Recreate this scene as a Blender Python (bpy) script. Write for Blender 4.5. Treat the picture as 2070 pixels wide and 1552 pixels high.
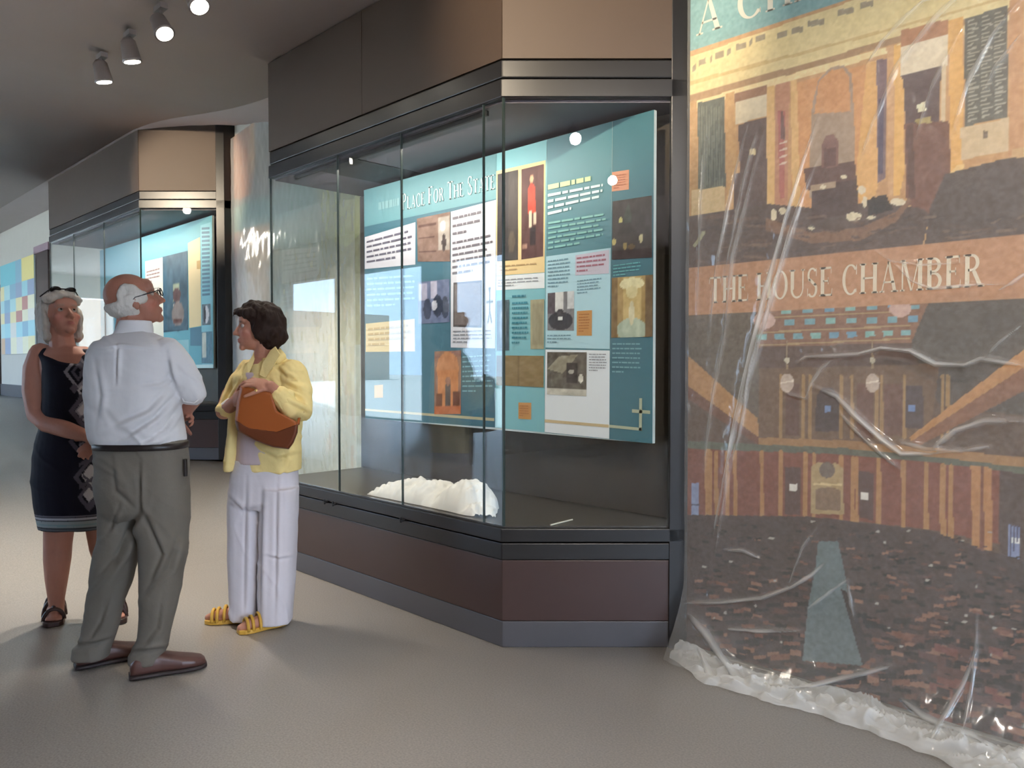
import bpy, bmesh, math, random
import numpy as np
from mathutils import Vector, Matrix, noise as mnoise

for o in list(bpy.data.objects): bpy.data.objects.remove(o)
SC = bpy.context.scene
COL = SC.collection
random.seed(4)

# ------------------------------------------------------------------ camera
FPX, CX, CY, EYE = 1555.0, 1035.0, 776.0, 1.32
PITCH = math.atan(42.0 / FPX)
cam = bpy.data.cameras.new('camera'); camo = bpy.data.objects.new('camera', cam); COL.objects.link(camo)
cam.sensor_width = 36.0; cam.lens = 36.0 * FPX / 2070.0; cam.clip_start = 0.05; cam.clip_end = 300
camo.location = (0, 0, EYE); camo.rotation_euler = (math.pi / 2 - PITCH, 0, math.radians(45))
SC.camera = camo
S2 = math.sqrt(0.5)
CF = np.array([-S2 * math.cos(PITCH), S2 * math.cos(PITCH), -math.sin(PITCH)])
CR = np.array([S2, S2, 0.0]); CU = np.cross(CR, CF); CC = np.array([0, 0, EYE])
HF = np.array([-S2, S2, 0.0])

# ------------------------------------------------------------------ world, sun, exposure
SKY = 11.0
w = bpy.data.worlds.new('world'); SC.world = w; w.use_nodes = True
wn = w.node_tree.nodes['Background']; wn.inputs[0].default_value = (0.64, 0.79, 1.0, 1); wn.inputs[1].default_value = SKY
sun = bpy.data.lights.new('sun', 'SUN'); suno = bpy.data.objects.new('sun', sun); COL.objects.link(suno)
sun.energy = 16.0; sun.angle = 0.01; sun.color = (1, 0.95, 0.86)
suno.rotation_euler = Vector((0.12, -0.35, -0.9)).to_track_quat('-Z', 'Y').to_euler()
SC.view_settings.view_transform = 'Standard'; SC.view_settings.look = 'None'
SC.view_settings.gamma = 1.0; SC.view_settings.use_curve_mapping = False
SC.view_settings.exposure = 0.56
SC.cycles.transparent_max_bounces = 14
SC.cycles.max_bounces = 6; SC.cycles.diffuse_bounces = 3; SC.cycles.glossy_bounces = 3
SC.cycles.use_adaptive_sampling = True; SC.cycles.adaptive_threshold = 0.12; SC.cycles.adaptive_min_samples = 16
SC.cycles.caustics_reflective = False; SC.cycles.caustics_refractive = False
SC.cycles.use_denoising = True
SC.cycles.sample_clamp_indirect = 6.0

# ------------------------------------------------------------------ helpers
def lin(c):
    out = []
    for v in c[:3]:
        v = v / 255.0
        out.append(v / 12.92 if v <= 0.04045 else ((v + 0.055) / 1.055) ** 2.4)
    return out
def lina(a):
    a = np.asarray(a, float) / 255.0
    return np.where(a <= 0.04045, a / 12.92, ((a + 0.055) / 1.055) ** 2.4)
def ray(px, py):
    return CF + (px - CX) / FPX * CR + (CY - py) / FPX * CU
def on_plane(px, py, p0, n):
    d = ray(px, py); p0 = np.asarray(p0, float); n = np.asarray(n, float)
    t = np.dot(p0 - CC, n) / np.dot(d, n)
    return CC + d * t
def on_y(px, py, y): return on_plane(px, py, (0, y, 0), (0, 1, 0))
def at_dist(px, py, D):
    d = ray(px, py); return CC + d * (D / np.dot(d, HF))
def project(P):
    v = np.asarray(P, float) - CC
    zf = v @ CF
    return CX + FPX * (v @ CR) / zf, CY - FPX * (v @ CU) / zf
def hash2(ix, iy, seed):
    h = np.sin(ix * 127.1 + iy * 311.7 + seed * 74.7) * 43758.5453
    return h - np.floor(h)
def vnoise(x, y, seed=0):
    x = np.asarray(x, float); y = np.asarray(y, float)
    ix = np.floor(x); iy = np.floor(y); fx = x - ix; fy = y - iy
    fx = fx * fx * (3 - 2 * fx); fy = fy * fy * (3 - 2 * fy)
    a = hash2(ix, iy, seed); b = hash2(ix + 1, iy, seed); c = hash2(ix, iy + 1, seed); d = hash2(ix + 1, iy + 1, seed)
    return (a * (1 - fx) + b * fx) * (1 - fy) + (c * (1 - fx) + d * fx) * fy
def fbm(x, y, seed=0, o=4):
    s = 0; a = 0.5
    for k in range(o):
        s = s + a * vnoise(np.asarray(x) * 2 ** k, np.asarray(y) * 2 ** k, seed + k); a *= 0.5
    return s

# ---- materials
def mat(name, col, rough=0.5, metal=0.0, nscale=6.0, namt=0.10, bump=0.0, bscale=40.0, spec=0.5, stretch=(1, 1, 1), sheen=0.0, coat=0.0):
    m = bpy.data.materials.new(name); m.use_nodes = True
    nt = m.node_tree; b = nt.nodes['Principled BSDF']
    c = lin(col)
    tc = nt.nodes.new('ShaderNodeTexCoord'); mp = nt.nodes.new('ShaderNodeMapping'); mp.inputs['Scale'].default_value = stretch
    nt.links.new(tc.outputs['Object'], mp.inputs[0])
    n = nt.nodes.new('ShaderNodeTexNoise'); n.inputs['Scale'].default_value = nscale; n.inputs['Detail'].default_value = 4
    nt.links.new(mp.outputs[0], n.inputs['Vector'])
    r = nt.nodes.new('ShaderNodeMix'); r.data_type = 'RGBA'
    r.inputs[6].default_value = [max(0, v * (1 - namt)) for v in c] + [1]
    r.inputs[7].default_value = [min(1, v * (1 + namt)) for v in c] + [1]
    nt.links.new(n.outputs['Fac'], r.inputs[0]); nt.links.new(r.outputs[2], b.inputs['Base Color'])
    b.inputs['Roughness'].default_value = rough; b.inputs['Metallic'].default_value = metal
    b.inputs['Specular IOR Level'].default_value = spec
    if sheen: b.inputs['Sheen Weight'].default_value = sheen
    if coat: b.inputs['Coat Weight'].default_value = coat
    if bump:
        n2 = nt.nodes.new('ShaderNodeTexNoise'); n2.inputs['Scale'].default_value = bscale; n2.inputs['Detail'].default_value = 3
        nt.links.new(mp.outputs[0], n2.inputs['Vector'])
        bp = nt.nodes.new('ShaderNodeBump'); bp.inputs['Strength'].default_value = bump; bp.inputs['Distance'].default_value = 0.01
        nt.links.new(n2.outputs['Fac'], bp.inputs['Height']); nt.links.new(bp.outputs[0], b.inputs['Normal'])
    return m
def vmat(name, rough=0.55, spec=0.3, bump=0.0, bscale=60.0, namt=0.06, nscale=30):
    m = bpy.data.materials.new(name); m.use_nodes = True
    nt = m.node_tree; b = nt.nodes['Principled BSDF']
    a = nt.nodes.new('ShaderNodeVertexColor'); a.layer_name = 'Col'
    n = nt.nodes.new('ShaderNodeTexNoise'); n.inputs['Scale'].default_value = nscale
    mr = nt.nodes.new('ShaderNodeMapRange'); mr.inputs[3].default_value = 1 - namt; mr.inputs[4].default_value = 1 + namt
    nt.links.new(n.outputs['Fac'], mr.inputs[0])
    vm = nt.nodes.new('ShaderNodeVectorMath'); vm.operation = 'SCALE'
    nt.links.new(a.outputs['Color'], vm.inputs[0]); nt.links.new(mr.outputs[0], vm.inputs['Scale'])
    nt.links.new(vm.outputs[0], b.inputs['Base Color'])
    b.inputs['Roughness'].default_value = rough; b.inputs['Specular IOR Level'].default_value = spec
    if bump:
        n2 = nt.nodes.new('ShaderNodeTexNoise'); n2.inputs['Scale'].default_value = bscale; n2.inputs['Detail'].default_value = 3
        bp = nt.nodes.new('ShaderNodeBump'); bp.inputs['Strength'].default_value = bump; bp.inputs['Distance'].default_value = 0.01
        nt.links.new(n2.outputs['Fac'], bp.inputs['Height']); nt.links.new(bp.outputs[0], b.inputs['Normal'])
    return m
def emit(name, col, s):
    m = bpy.data.materials.new(name); m.use_nodes = True; nt = m.node_tree; nt.nodes.clear()
    e = nt.nodes.new('ShaderNodeEmission'); e.inputs[0].default_value = lin(col) + [1]; e.inputs[1].default_value = s
    o = nt.nodes.new('ShaderNodeOutputMaterial'); nt.links.new(e.outputs[0], o.inputs[0]); return m
def two_sided_fresnel(nt, ior):
    g = nt.nodes.new('ShaderNodeNewGeometry')
    mr = nt.nodes.new('ShaderNodeMapRange'); mr.inputs[3].default_value = ior; mr.inputs[4].default_value = 1 / ior
    nt.links.new(g.outputs['Backfacing'], mr.inputs[0])
    f = nt.nodes.new('ShaderNodeFresnel'); nt.links.new(mr.outputs[0], f.inputs['IOR']); return f
def glass_mat(name, tint):
    m = bpy.data.materials.new(name); m.use_nodes = True; nt = m.node_tree; nt.nodes.clear()
    o = nt.nodes.new('ShaderNodeOutputMaterial'); mx = nt.nodes.new('ShaderNodeMixShader')
    t = nt.nodes.new('ShaderNodeBsdfTransparent'); t.inputs[0].default_value = tint + (1,)
    g = nt.nodes.new('ShaderNodeBsdfGlossy'); g.inputs['Roughness'].default_value = 0.0
    f = two_sided_fresnel(nt, 1.5)
    nt.links.new(f.outputs[0], mx.inputs[0]); nt.links.new(t.outputs[0], mx.inputs[1]); nt.links.new(g.outputs[0], mx.inputs[2])
    nt.links.new(mx.outputs[0], o.inputs[0]); return m
def plastic_mat(name, milky, edge):
    m = bpy.data.materials.new(name); m.use_nodes = True; nt = m.node_tree; nt.nodes.clear()
    o = nt.nodes.new('ShaderNodeOutputMaterial')
    t = nt.nodes.new('ShaderNodeBsdfTransparent'); t.inputs[0].default_value = (0.97, 0.97, 0.96, 1)
    g = nt.nodes.new('ShaderNodeBsdfGlossy'); g.inputs['Roughness'].default_value = 0.11; g.inputs[0].default_value = (0.95, 0.95, 0.93, 1)
    d = nt.nodes.new('ShaderNodeBsdfDiffuse'); d.inputs[0].default_value = (0.85, 0.86, 0.85, 1)
    tl = nt.nodes.new('ShaderNodeBsdfTranslucent'); tl.inputs[0].default_value = (0.85, 0.86, 0.85, 1)
    f = two_sided_fresnel(nt, 1.5)
    m1 = nt.nodes.new('ShaderNodeMixShader'); nt.links.new(f.outputs[0], m1.inputs[0]); nt.links.new(t.outputs[0], m1.inputs[1]); nt.links.new(g.outputs[0], m1.inputs[2])
    ms = nt.nodes.new('ShaderNodeMixShader'); ms.inputs[0].default_value = 0.35
    nt.links.new(d.outputs[0], ms.inputs[1]); nt.links.new(tl.outputs[0], ms.inputs[2])
    lw = nt.nodes.new('ShaderNodeLayerWeight'); lw.inputs[0].default_value = 0.35
    pw = nt.nodes.new('ShaderNodeMath'); pw.operation = 'POWER'; pw.inputs[1].default_value = 2.5
    nt.links.new(lw.outputs['Facing'], pw.inputs[0])
    mr = nt.nodes.new('ShaderNodeMapRange'); mr.inputs[3].default_value = milky; mr.inputs[4].default_value = edge
    nt.links.new(pw.outputs[0], mr.inputs[0])
    at = nt.nodes.new('ShaderNodeAttribute'); at.attribute_name = 'fold_white'     # whiter along folds: bunched film, plus fold highlights put into the colour
    ad = nt.nodes.new('ShaderNodeMath'); ad.operation = 'MULTIPLY_ADD'; ad.inputs[1].default_value = 0.55; ad.use_clamp = True
    nt.links.new(at.outputs['Fac'], ad.inputs[0]); nt.links.new(mr.outputs[0], ad.inputs[2])
    m2 = nt.nodes.new('ShaderNodeMixShader'); nt.links.new(ad.outputs[0], m2.inputs[0])
    nt.links.new(m1.outputs[0], m2.inputs[1]); nt.links.new(ms.outputs[0], m2.inputs[2])
    nt.links.new(m2.outputs[0], o.inputs[0]); return m

# ---- objects
def tag(o, label=None, cat=None, group=None, kind=None):
    if label: o['label'] = label
    if cat: o['category'] = cat
    if group: o['group'] = group
    if kind: o['kind'] = kind
    return o
def empty(name, loc=(0, 0, 0), parent=None):
    o = bpy.data.objects.new(name, None); COL.objects.link(o); o.location = loc; o.empty_display_size = 0.1
    if parent: o.parent = parent
    return o
def wloc(o):
    v = Vector((0, 0, 0))
    while o is not None:
        v = v + o.location; o = o.parent
    return np.array(v)
def mesh_obj(name, verts, faces, m, parent=None, smooth=False, origin=None):
    """verts in world coordinates"""
    me = bpy.data.meshes.new(name)
    v = np.asarray(verts, float)
    if parent is not None: off = wloc(parent); loc = (0, 0, 0)
    elif origin is not None: off = np.asarray(origin, float); loc = tuple(off)
    else: off = np.zeros(3); loc = (0, 0, 0)
    me.from_pydata((v - off).tolist(), [], [tuple(int(i) for i in f) for f in faces]); me.update()
    if smooth: me.polygons.foreach_set('use_smooth', [True] * len(me.polygons))
    o = bpy.data.objects.new(name, me); COL.objects.link(o); o.location = loc
    if parent is not None: o.parent = parent
    if m is not None: me.materials.append(m)
    return o
def set_cols(o, cols):
    me = o.data; ca = me.color_attributes.new('Col', 'FLOAT_COLOR', 'POINT')
    c = np.ones((len(me.vertices), 4), np.float32); c[:, :3] = cols
    ca.data.foreach_set('color', c.ravel())
class MB:
    def __init__(s): s.v = []; s.f = []
    def add(s, v, f):
        k = len(s.v); s.v += [tuple(p) for p in v]; s.f += [tuple(i + k for i in q) for q in f]; return s
    def box(s, a, b):
        (x0, y0, z0), (x1, y1, z1) = a, b
        return s.add([(x0, y0, z0), (x1, y0, z0), (x1, y1, z0), (x0, y1, z0), (x0, y0, z1), (x1, y0, z1), (x1, y1, z1), (x0, y1, z1)],
                     [(0, 3, 2, 1), (4, 5, 6, 7), (0, 1, 5, 4), (1, 2, 6, 5), (2, 3, 7, 6), (3, 0, 4, 7)])
    def prism(s, poly, z0, z1):
        n = len(poly); v = [(p[0], p[1], z0) for p in poly] + [(p[0], p[1], z1) for p in poly]
        f = [tuple(range(n - 1, -1, -1)), tuple(range(n, 2 * n))] + [(i, (i + 1) % n, n + (i + 1) % n, n + i) for i in range(n)]
        return s.add(v, f)
    def slab(s, a, b, th, z0, z1):
        """vertical slab from plan point a to b, thickness th to the left of a->b"""
        a = np.array(a, float); b = np.array(b, float); d = (b - a) / np.linalg.norm(b - a); n = np.array([-d[1], d[0]]) * th
        return s.prism([a, b, b + n, a + n], z0, z1)
    def ell(s, c, r, M=None, nu=20, nv=12):
        v = []; f = []
        c = np.array(c, float)
        for j in range(nv + 1):
            t = math.pi * j / nv
            for i in range(nu):
                p = 2 * math.pi * i / nu
                q = np.array([r[0] * math.sin(t) * math.cos(p), r[1] * math.sin(t) * math.sin(p), r[2] * math.cos(t)])
                if M is not None: q = M @ q
                v.append(tuple(c + q))
        for j in range(nv):
            for i in range(nu):
                a = j * nu + i; b = j * nu + (i + 1) % nu
                f.append((a, a + nu, b + nu, b))
        return s.add(v, f)
    def tube(s, pts, rad, n=12, caps=True):
        """round tube with hemispherical-ish ends"""
        P = [np.array(p, float) for p in pts]; R = list(rad)
        if caps:
            d0 = P[0] - P[1]; d0 /= np.linalg.norm(d0) + 1e-9; d1 = P[-1] - P[-2]; d1 /= np.linalg.norm(d1) + 1e-9
            P = [P[0] + d0 * R[0] * 0.9, P[0] + d0 * R[0] * 0.5] + P + [P[-1] + d1 * R[-1] * 0.5, P[-1] + d1 * R[-1] * 0.9]
            R = [R[0] * 0.4, R[0] * 0.87] + R + [R[-1] * 0.87, R[-1] * 0.4]
        up = np.array([0.13, 0.07, 1.0]); v = []; f = []; prev = None
        for i, p in enumerate(P):
            t = (P[min(i + 1, len(P) - 1)] - P[max(i - 1, 0)]); t = t / (np.linalg.norm(t) + 1e-9)
            if prev is None:
                a = np.cross(t, up if abs(t @ up) < 0.95 else np.array([1.0, 0, 0]))
            else:
                a = prev - t * (prev @ t)
            a /= np.linalg.norm(a) + 1e-9; prev = a; b = np.cross(t, a)
            for k in range(n):
                g = 2 * math.pi * k / n; v.append(tuple(p + R[i] * (math.cos(g) * a + math.sin(g) * b)))
        for i in range(len(P) - 1):
            for k in range(n):
                f.append((i * n + k, i * n + (k + 1) % n, (i + 1) * n + (k + 1) % n, (i + 1) * n + k))
        f.append(tuple(range(n - 1, -1, -1))); f.append(tuple((len(P) - 1) * n + k for k in range(n)))
        return s.add(v, f)
    def build(s, name, m, parent=None, smooth=False, origin=None, bevel=0.0):
        o = mesh_obj(name, s.v, s.f, m, parent, smooth, origin)
        if bevel:
            b = o.modifiers.new('bevel', 'BEVEL'); b.width = bevel; b.segments = 2; b.limit_method = 'ANGLE'
        return o
def remesh(mb, voxel, smooth=4, post=None):
    """voxel-remesh overlapping closed shapes into one continuous surface; returns verts, faces (world)"""
    me = bpy.data.meshes.new('tmp'); me.from_pydata(mb.v, [], mb.f); me.update()
    bm = bmesh.new(); bm.from_mesh(me); bmesh.ops.recalc_face_normals(bm, faces=bm.faces); bm.to_mesh(me); bm.free()
    o = bpy.data.objects.new('tmp', me); COL.objects.link(o)
    r = o.modifiers.new('r', 'REMESH'); r.mode = 'VOXEL'; r.voxel_size = voxel; r.adaptivity = 0
    if smooth:
        sm = o.modifiers.new('s', 'SMOOTH'); sm.factor = 0.5; sm.iterations = smooth
    dg = bpy.context.evaluated_depsgraph_get(); ev = o.evaluated_get(dg); m2 = ev.to_mesh()
    n = len(m2.vertices); v = np.empty(n * 3); m2.vertices.foreach_get('co', v); v = v.reshape(-1, 3)
    nn = np.empty(n * 3); m2.vertices.foreach_get('normal', nn); nn = nn.reshape(-1, 3)
    f = [tuple(p.vertices) for p in m2.polygons]
    ev.to_mesh_clear(); bpy.data.objects.remove(o); bpy.data.meshes.remove(me)
    if post is not None: v = post(v, nn)
    return v, f
def grid_faces(nu, nv):
    i = np.arange(nu - 1)[None, :] + np.arange(nv - 1)[:, None] * nu
    return np.stack([i, i + 1, i + nu + 1, i + nu], -1).reshape(-1, 4)
def inpoly(x, y, poly):
    inside = np.zeros(x.shape, bool); n = len(poly)
    for i in range(n):
        x0, y0 = poly[i]; x1, y1 = poly[(i + 1) % n]
        if y0 == y1: continue
        c = ((y0 > y) != (y1 > y)) & (x < (x1 - x0) * (y - y0) / (y1 - y0) + x0)
        inside ^= c
    return inside
def homog(src, dst):
    A = []; b = []
    for (x, y), (u, v) in zip(src, dst):
        A.append([x, y, 1, 0, 0, 0, -u * x, -u * y]); b.append(u)
        A.append([0, 0, 0, x, y, 1, -v * x, -v * y]); b.append(v)
    h = np.linalg.solve(np.array(A, float), np.array(b, float)); return np.append(h, 1).reshape(3, 3)
def happly(H, p):
    q = H @ np.array([p[0], p[1], 1.0]); return q[:2] / q[2]

# ---- serif lettering: every glyph is a list of flat polygons in a box of height 1
def _glyphs():
    TK, TN, SH = 0.20, 0.075, 0.055
    R = lambda x0, y0, x1, y1: [(x0, y0), (x1, y0), (x1, y1), (x0, y1)]
    def stem(x, w=TK, y0=0, y1=1, foot=True, head=True, e=0.07):
        q = [R(x, y0, x + w, y1)]
        if foot: q.append(R(x - e, y0, x + w + e, y0 + SH))
        if head: q.append(R(x - e, y1 - SH, x + w + e, y1))
        return q
    def ring(cx, cy, rx, ry, ix, iy, a0, a1, n=18):
        q = []
        for k in range(n):
            t0 = math.radians(a0 + (a1 - a0) * k / n); t1 = math.radians(a0 + (a1 - a0) * (k + 1) / n)
            q.append([(cx + ix * math.cos(t0), cy + iy * math.sin(t0)), (cx + rx * math.cos(t0), cy + ry * math.sin(t0)),
                      (cx + rx * math.cos(t1), cy + ry * math.sin(t1)), (cx + ix * math.cos(t1), cy + iy * math.sin(t1))])
        return q
    G = {}
    G['T'] = (0.80, stem(0.315, head=False) + [R(0, 1 - TN, 0.80, 1), [(0, 1), (0.045, 1), (0.02, 0.74), (0, 0.74)], [(0.755, 1), (0.80, 1), (0.80, 0.74), (0.78, 0.74)]])
    G['H'] = (0.94, stem(0.07) + stem(0.70) + [R(0.2, 0.48, 0.72, 0.54)])
    eb = stem(0.07) + [R(0.07, 1 - TN, 0.66, 1), [(0.62, 1), (0.66, 1), (0.66, 0.76), (0.64, 0.76)], R(0.2, 0.49, 0.5, 0.55), R(0.47, 0.40, 0.50, 0.64)]
    G['F'] = (0.70, eb)
    G['E'] = (0.74, eb + [R(0.07, 0, 0.70, TN), [(0.64, 0), (0.70, 0), (0.72, 0.26), (0.70, 0.26)]])
    G['L'] = (0.72, stem(0.07) + [R(0.07, 0, 0.68, TN), [(0.62, 0), (0.68, 0), (0.70, 0.28), (0.68, 0.28)]])
    G['O'] = (0.94, ring(0.47, 0.5, 0.45, 0.52, 0.28, 0.46, 0, 360, 32))
    G['C'] = (0.86, ring(0.47, 0.5, 0.45, 0.52, 0.28, 0.46, 42, 318, 28) + [R(0.76, 0.66, 0.80, 0.98), R(0.76, 0.06, 0.79, 0.2)])
    G['U'] = (0.92, stem(0.07, y0=0.3, foot=False) + stem(0.76, w=TN, y0=0.3, foot=False) + ring(0.445, 0.32, 0.375, 0.34, 0.24, 0.27, 180, 300, 14) + ring(0.445, 0.32, 0.375, 0.34, 0.315, 0.27, 300, 360, 8))
    G['A'] = (0.94, [[(0.09, 0), (0.15, 0), (0.49, 1), (0.43, 1)], [(0.70, 0), (0.88, 0), (0.53, 1), (0.40, 1)], R(0.22, 0.30, 0.74, 0.36), R(0.01, 0, 0.26, SH), R(0.60, 0, 0.95, SH)])
    G['M'] = (1.16, stem(0.09, w=TN) + stem(0.88) + [[(0.09, 1), (0.27, 1), (0.60, 0.0), (0.52, 0.0)], [(0.56, 0.0), (0.60, 0.0), (0.95, 1), (0.88, 1)]])
    bowl = lambda cy, ry, x0=0.36, rx=0.34: ring(x0, cy, rx, ry, rx - 0.16, ry - TN, -90, 90, 14) + [R(0.2, cy + ry - TN, x0, cy + ry), R(0.2, cy - ry, x0, cy - ry + TN)]
    G['P'] = (0.74, stem(0.07) + bowl(0.73, 0.27))
    G['R'] = (0.88, stem(0.07) + bowl(0.74, 0.26) + [[(0.36, 0.5), (0.54, 0.5), (0.86, 0.0), (0.66, 0.0)], R(0.66, 0, 0.93, SH)])
    G['B'] = (0.80, stem(0.07) + bowl(0.76, 0.24) + bowl(0.27, 0.27, 0.38, 0.37))
    G['S'] = (0.66, ring(0.33, 0.75, 0.28, 0.27, 0.16, 0.205, 35, 235, 16) + ring(0.33, 0.26, 0.30, 0.28, 0.16, 0.215, -145, 55, 16)
              + [[(0.10, 0.62), (0.26, 0.64), (0.58, 0.42), (0.44, 0.36)], R(0.54, 0.72, 0.575, 0.99), R(0.05, 0.02, 0.085, 0.30)])
    return G
GLYPH = _glyphs()
def word_polys(text, gap=0.09, space=0.42, small=None):
    """returns polygons and total width; small = size of the letters after the first of a word (small capitals)"""
    x = 0; out = []; first = True
    for ch in text:
        if ch == ' ': x += space; first = True; continue
        s = 1.0 if (first or small is None) else small; first = False
        wd, ps = GLYPH[ch]
        out.append([[(x + a * s, b * s) for a, b in p] for p in ps])
        x += (wd + gap) * s
    return out, x - gap

# ------------------------------------------------------------------ shared materials
M = {}
M['wall'] = mat('wall_paint', (196, 190, 178), 0.7, namt=0.04)
M['ceil'] = mat('ceiling_paint', (200, 187, 184), 0.8, namt=0.05, nscale=2)
M['walldark'] = mat('service_wall', (150, 134, 118), 0.8)
M['kick'] = mat('bronze_kick', (80, 79, 84), 0.4, 0.1, namt=0.05)
M['brown'] = mat('dark_brown_panel', (62, 44, 41), 0.36, namt=0.12, nscale=3)
M['frame'] = mat('black_bronze_frame', (37, 36, 37), 0.32, 0.2, namt=0.08)
M['box'] = mat('bronze_box', (78, 63, 52), 0.55, 0.1, namt=0.10, nscale=2)
M['inner'] = mat('case_interior', (72, 64, 56), 0.6, namt=0.1)
M['innerceil'] = mat('case_soffit', (92, 84, 96), 0.5)
M['deck'] = mat('case_deck', (66, 62, 58), 0.35)
M['black'] = mat('black_recess', (16, 15, 17), 0.6)
M['glass'] = glass_mat('case_glass', (0.985, 0.995, 0.985))
M['seal'] = mat('pane_seal', (48, 60, 58), 0.3)
M['print'] = vmat('printed_panel', 0.5, 0.3)
M['board'] = mat('panel_board', (205, 214, 214), 0.5)
M['steel'] = mat('steel', (150, 150, 150), 0.25, 0.9)

def floor_material():
    m = bpy.data.materials.new('polished_floor'); m.use_nodes = True; nt = m.node_tree; b = nt.nodes['Principled BSDF']
    tc = nt.nodes.new('ShaderNodeTexCoord')
    n1 = nt.nodes.new('ShaderNodeTexNoise'); n1.inputs['Scale'].default_value = 0.8; n1.inputs['Detail'].default_value = 3
    n2 = nt.nodes.new('ShaderNodeTexNoise'); n2.inputs['Scale'].default_value = 130; n2.inputs['Detail'].default_value = 2
    nt.links.new(tc.outputs['Object'], n1.inputs[0]); nt.links.new(tc.outputs['Object'], n2.inputs[0])
    r1 = nt.nodes.new('ShaderNodeMix'); r1.data_type = 'RGBA'; r1.inputs[6].default_value = lin((150, 145, 139)) + [1]; r1.inputs[7].default_value = lin((168, 162, 155)) + [1]
    nt.links.new(n1.outputs['Fac'], r1.inputs[0])
    r2 = nt.nodes.new('ShaderNodeMapRange'); r2.inputs[1].default_value = 0.3; r2.inputs[2].default_value = 0.7; r2.inputs[3].default_value = 0.80; r2.inputs[4].default_value = 1.16
    nt.links.new(n2.outputs['Fac'], r2.inputs[0])
    vm = nt.nodes.new('ShaderNodeVectorMath'); vm.operation = 'SCALE'; nt.links.new(r1.outputs[2], vm.inputs[0]); nt.links.new(r2.outputs[0], vm.inputs['Scale'])
    nt.links.new(vm.outputs[0], b.inputs['Base Color']); b.inputs['Roughness'].default_value = 0.34; b.inputs['Specular IOR Level'].default_value = 0.6
    return m
M['floor'] = floor_material()

# ------------------------------------------------------------------ the setting
YN, YC, YFAR, YS = 3.08, 3.20, 3.57, -2.9      # near wall, wall behind the case, far wall, window side
XB, XE = 7.0, -23.0
def ease(x0, z0, x1, z1, n=14):
    return [(x0 + (x1 - x0) * k / n, z0 + (z1 - z0) * (3 * (k / n) ** 2 - 2 * (k / n) ** 3)) for k in range(n + 1)]
RAMP = [(XB, 0.0)] + ease(-4.75, 0.0, -8.05, 0.343) + ease(-11.6, 0.343, -15.5, 0.70) + [(XE, 0.70)]
CEIL = [(XB, 3.28)] + ease(-5.0, 3.28, -8.4, 3.65) + [(XE, 3.68)]
def interp(tab, x):
    for (x0, a), (x1, b) in zip(tab, tab[1:]):
        if x1 <= x <= x0: return a + (b - a) * (x0 - x) / (x0 - x1)
    return tab[-1][1]
def profile(name, tab, y0, y1, m, th):
    v = []; f = []
    for x, z in tab:
        v += [(x, y0, z), (x, y1, z), (x, y1, z + th), (x, y0, z + th)]
    n = len(tab)
    for i in range(n - 1):
        a = 4 * i; b = a + 4
        f += [(a, a + 1, b + 1, b), (a + 3, b + 3, b + 2, a + 2), (a, b, b + 3, a + 3), (a + 1, a + 2, b + 2, b + 1)]
    f += [(0, 3, 2, 1), (4 * n - 4, 4 * n - 3, 4 * n - 2, 4 * n - 1)]
    o = mesh_obj(name, v, f, m)
    for q in o.data.polygons: q.use_smooth = abs(q.normal.z) > 0.5
    return tag(o, kind='structure')
profile('floor', RAMP, YS - 0.3, 3.9, M['floor'], -0.25)
profile('ceiling', CEIL, YS - 0.3, 2.80, M['ceil'], 0.25)
# the ceiling rises a little towards the wall beyond the first case
v = []
for x, z in CEIL:
    k = 0.22 * min(1, max(0, (-5.0 - x) / 3))
    v += [(x, 2.80, z), (x, 3.9, z + k), (x, 3.9, z + 0.25 + k), (x, 2.80, z + 0.25)]
f = []
for i in range(len(CEIL) - 1):
    a = 4 * i; b = a + 4; f += [(a, a + 1, b + 1, b), (a + 3, b + 3, b + 2, a + 2), (a + 1, a + 2, b + 2, b + 1)]
tag(mesh_obj('ceiling_edge', v, f, M['ceil']), kind='structure')
def wall(name, a, b, th, z1=4.0, m=None):
    return tag(MB().slab(a, b, th, -0.05, z1).build(name, m or M['wall']), kind='structure')
wall('wall_right', (-1.925, YN), (XB, YN), 0.3)
wall('wall_right_case', (-4.72, YC), (-1.925, YC), 0.3, m=M['inner'])
wall('wall_right_angled', (-7.62, YFAR), (-4.72, YC), 0.3)
wall('wall_right_far', (XE, YFAR), (-7.62, YFAR), 0.3)
tag(MB().box((XB, -1.4, -0.05), (XB + 0.3, YS - 0.3, 4.0)).box((XB, 2.7, -0.05), (XB + 0.3, YN + 0.3, 4.0)).box((XB, -1.4, 3.05), (XB + 0.3, 2.7, 4.0)).box((XB, -1.4, -0.05), (XB + 0.3, 2.7, 0.1)).build('wall_back', M['walldark']), kind='structure')
tag(MB().box((XB + .1, -0.1, 0.1), (XB + .2, 0.0, 3.05)).box((XB + .1, 1.3, 0.1), (XB + .2, 1.4, 3.05)).build('window_2', M['frame']), kind='structure')  # unseen window added in the back wall for cool fill light
# window side, never in frame: piers, sill, header; daylight comes in between them
b = MB(); x = -6.8
b.box((-6.8, YS - 0.3, -0.05), (XB, YS, 4.0))
while x > XE:
    b.box((x - 0.55, YS - 0.3, -0.05), (x, YS, 4.0)); x -= 2.6
tag(b.build('wall_left', M['walldark']), kind='structure')
tag(MB().box((XE, YS - 0.25, -0.05), (-6.8, YS - 0.05, 0.35)).box((XE, YS - 0.25, 2.95), (-6.8, YS - 0.05, 4.0)).build('wall_left_sill', M['walldark']), kind='structure')
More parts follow.
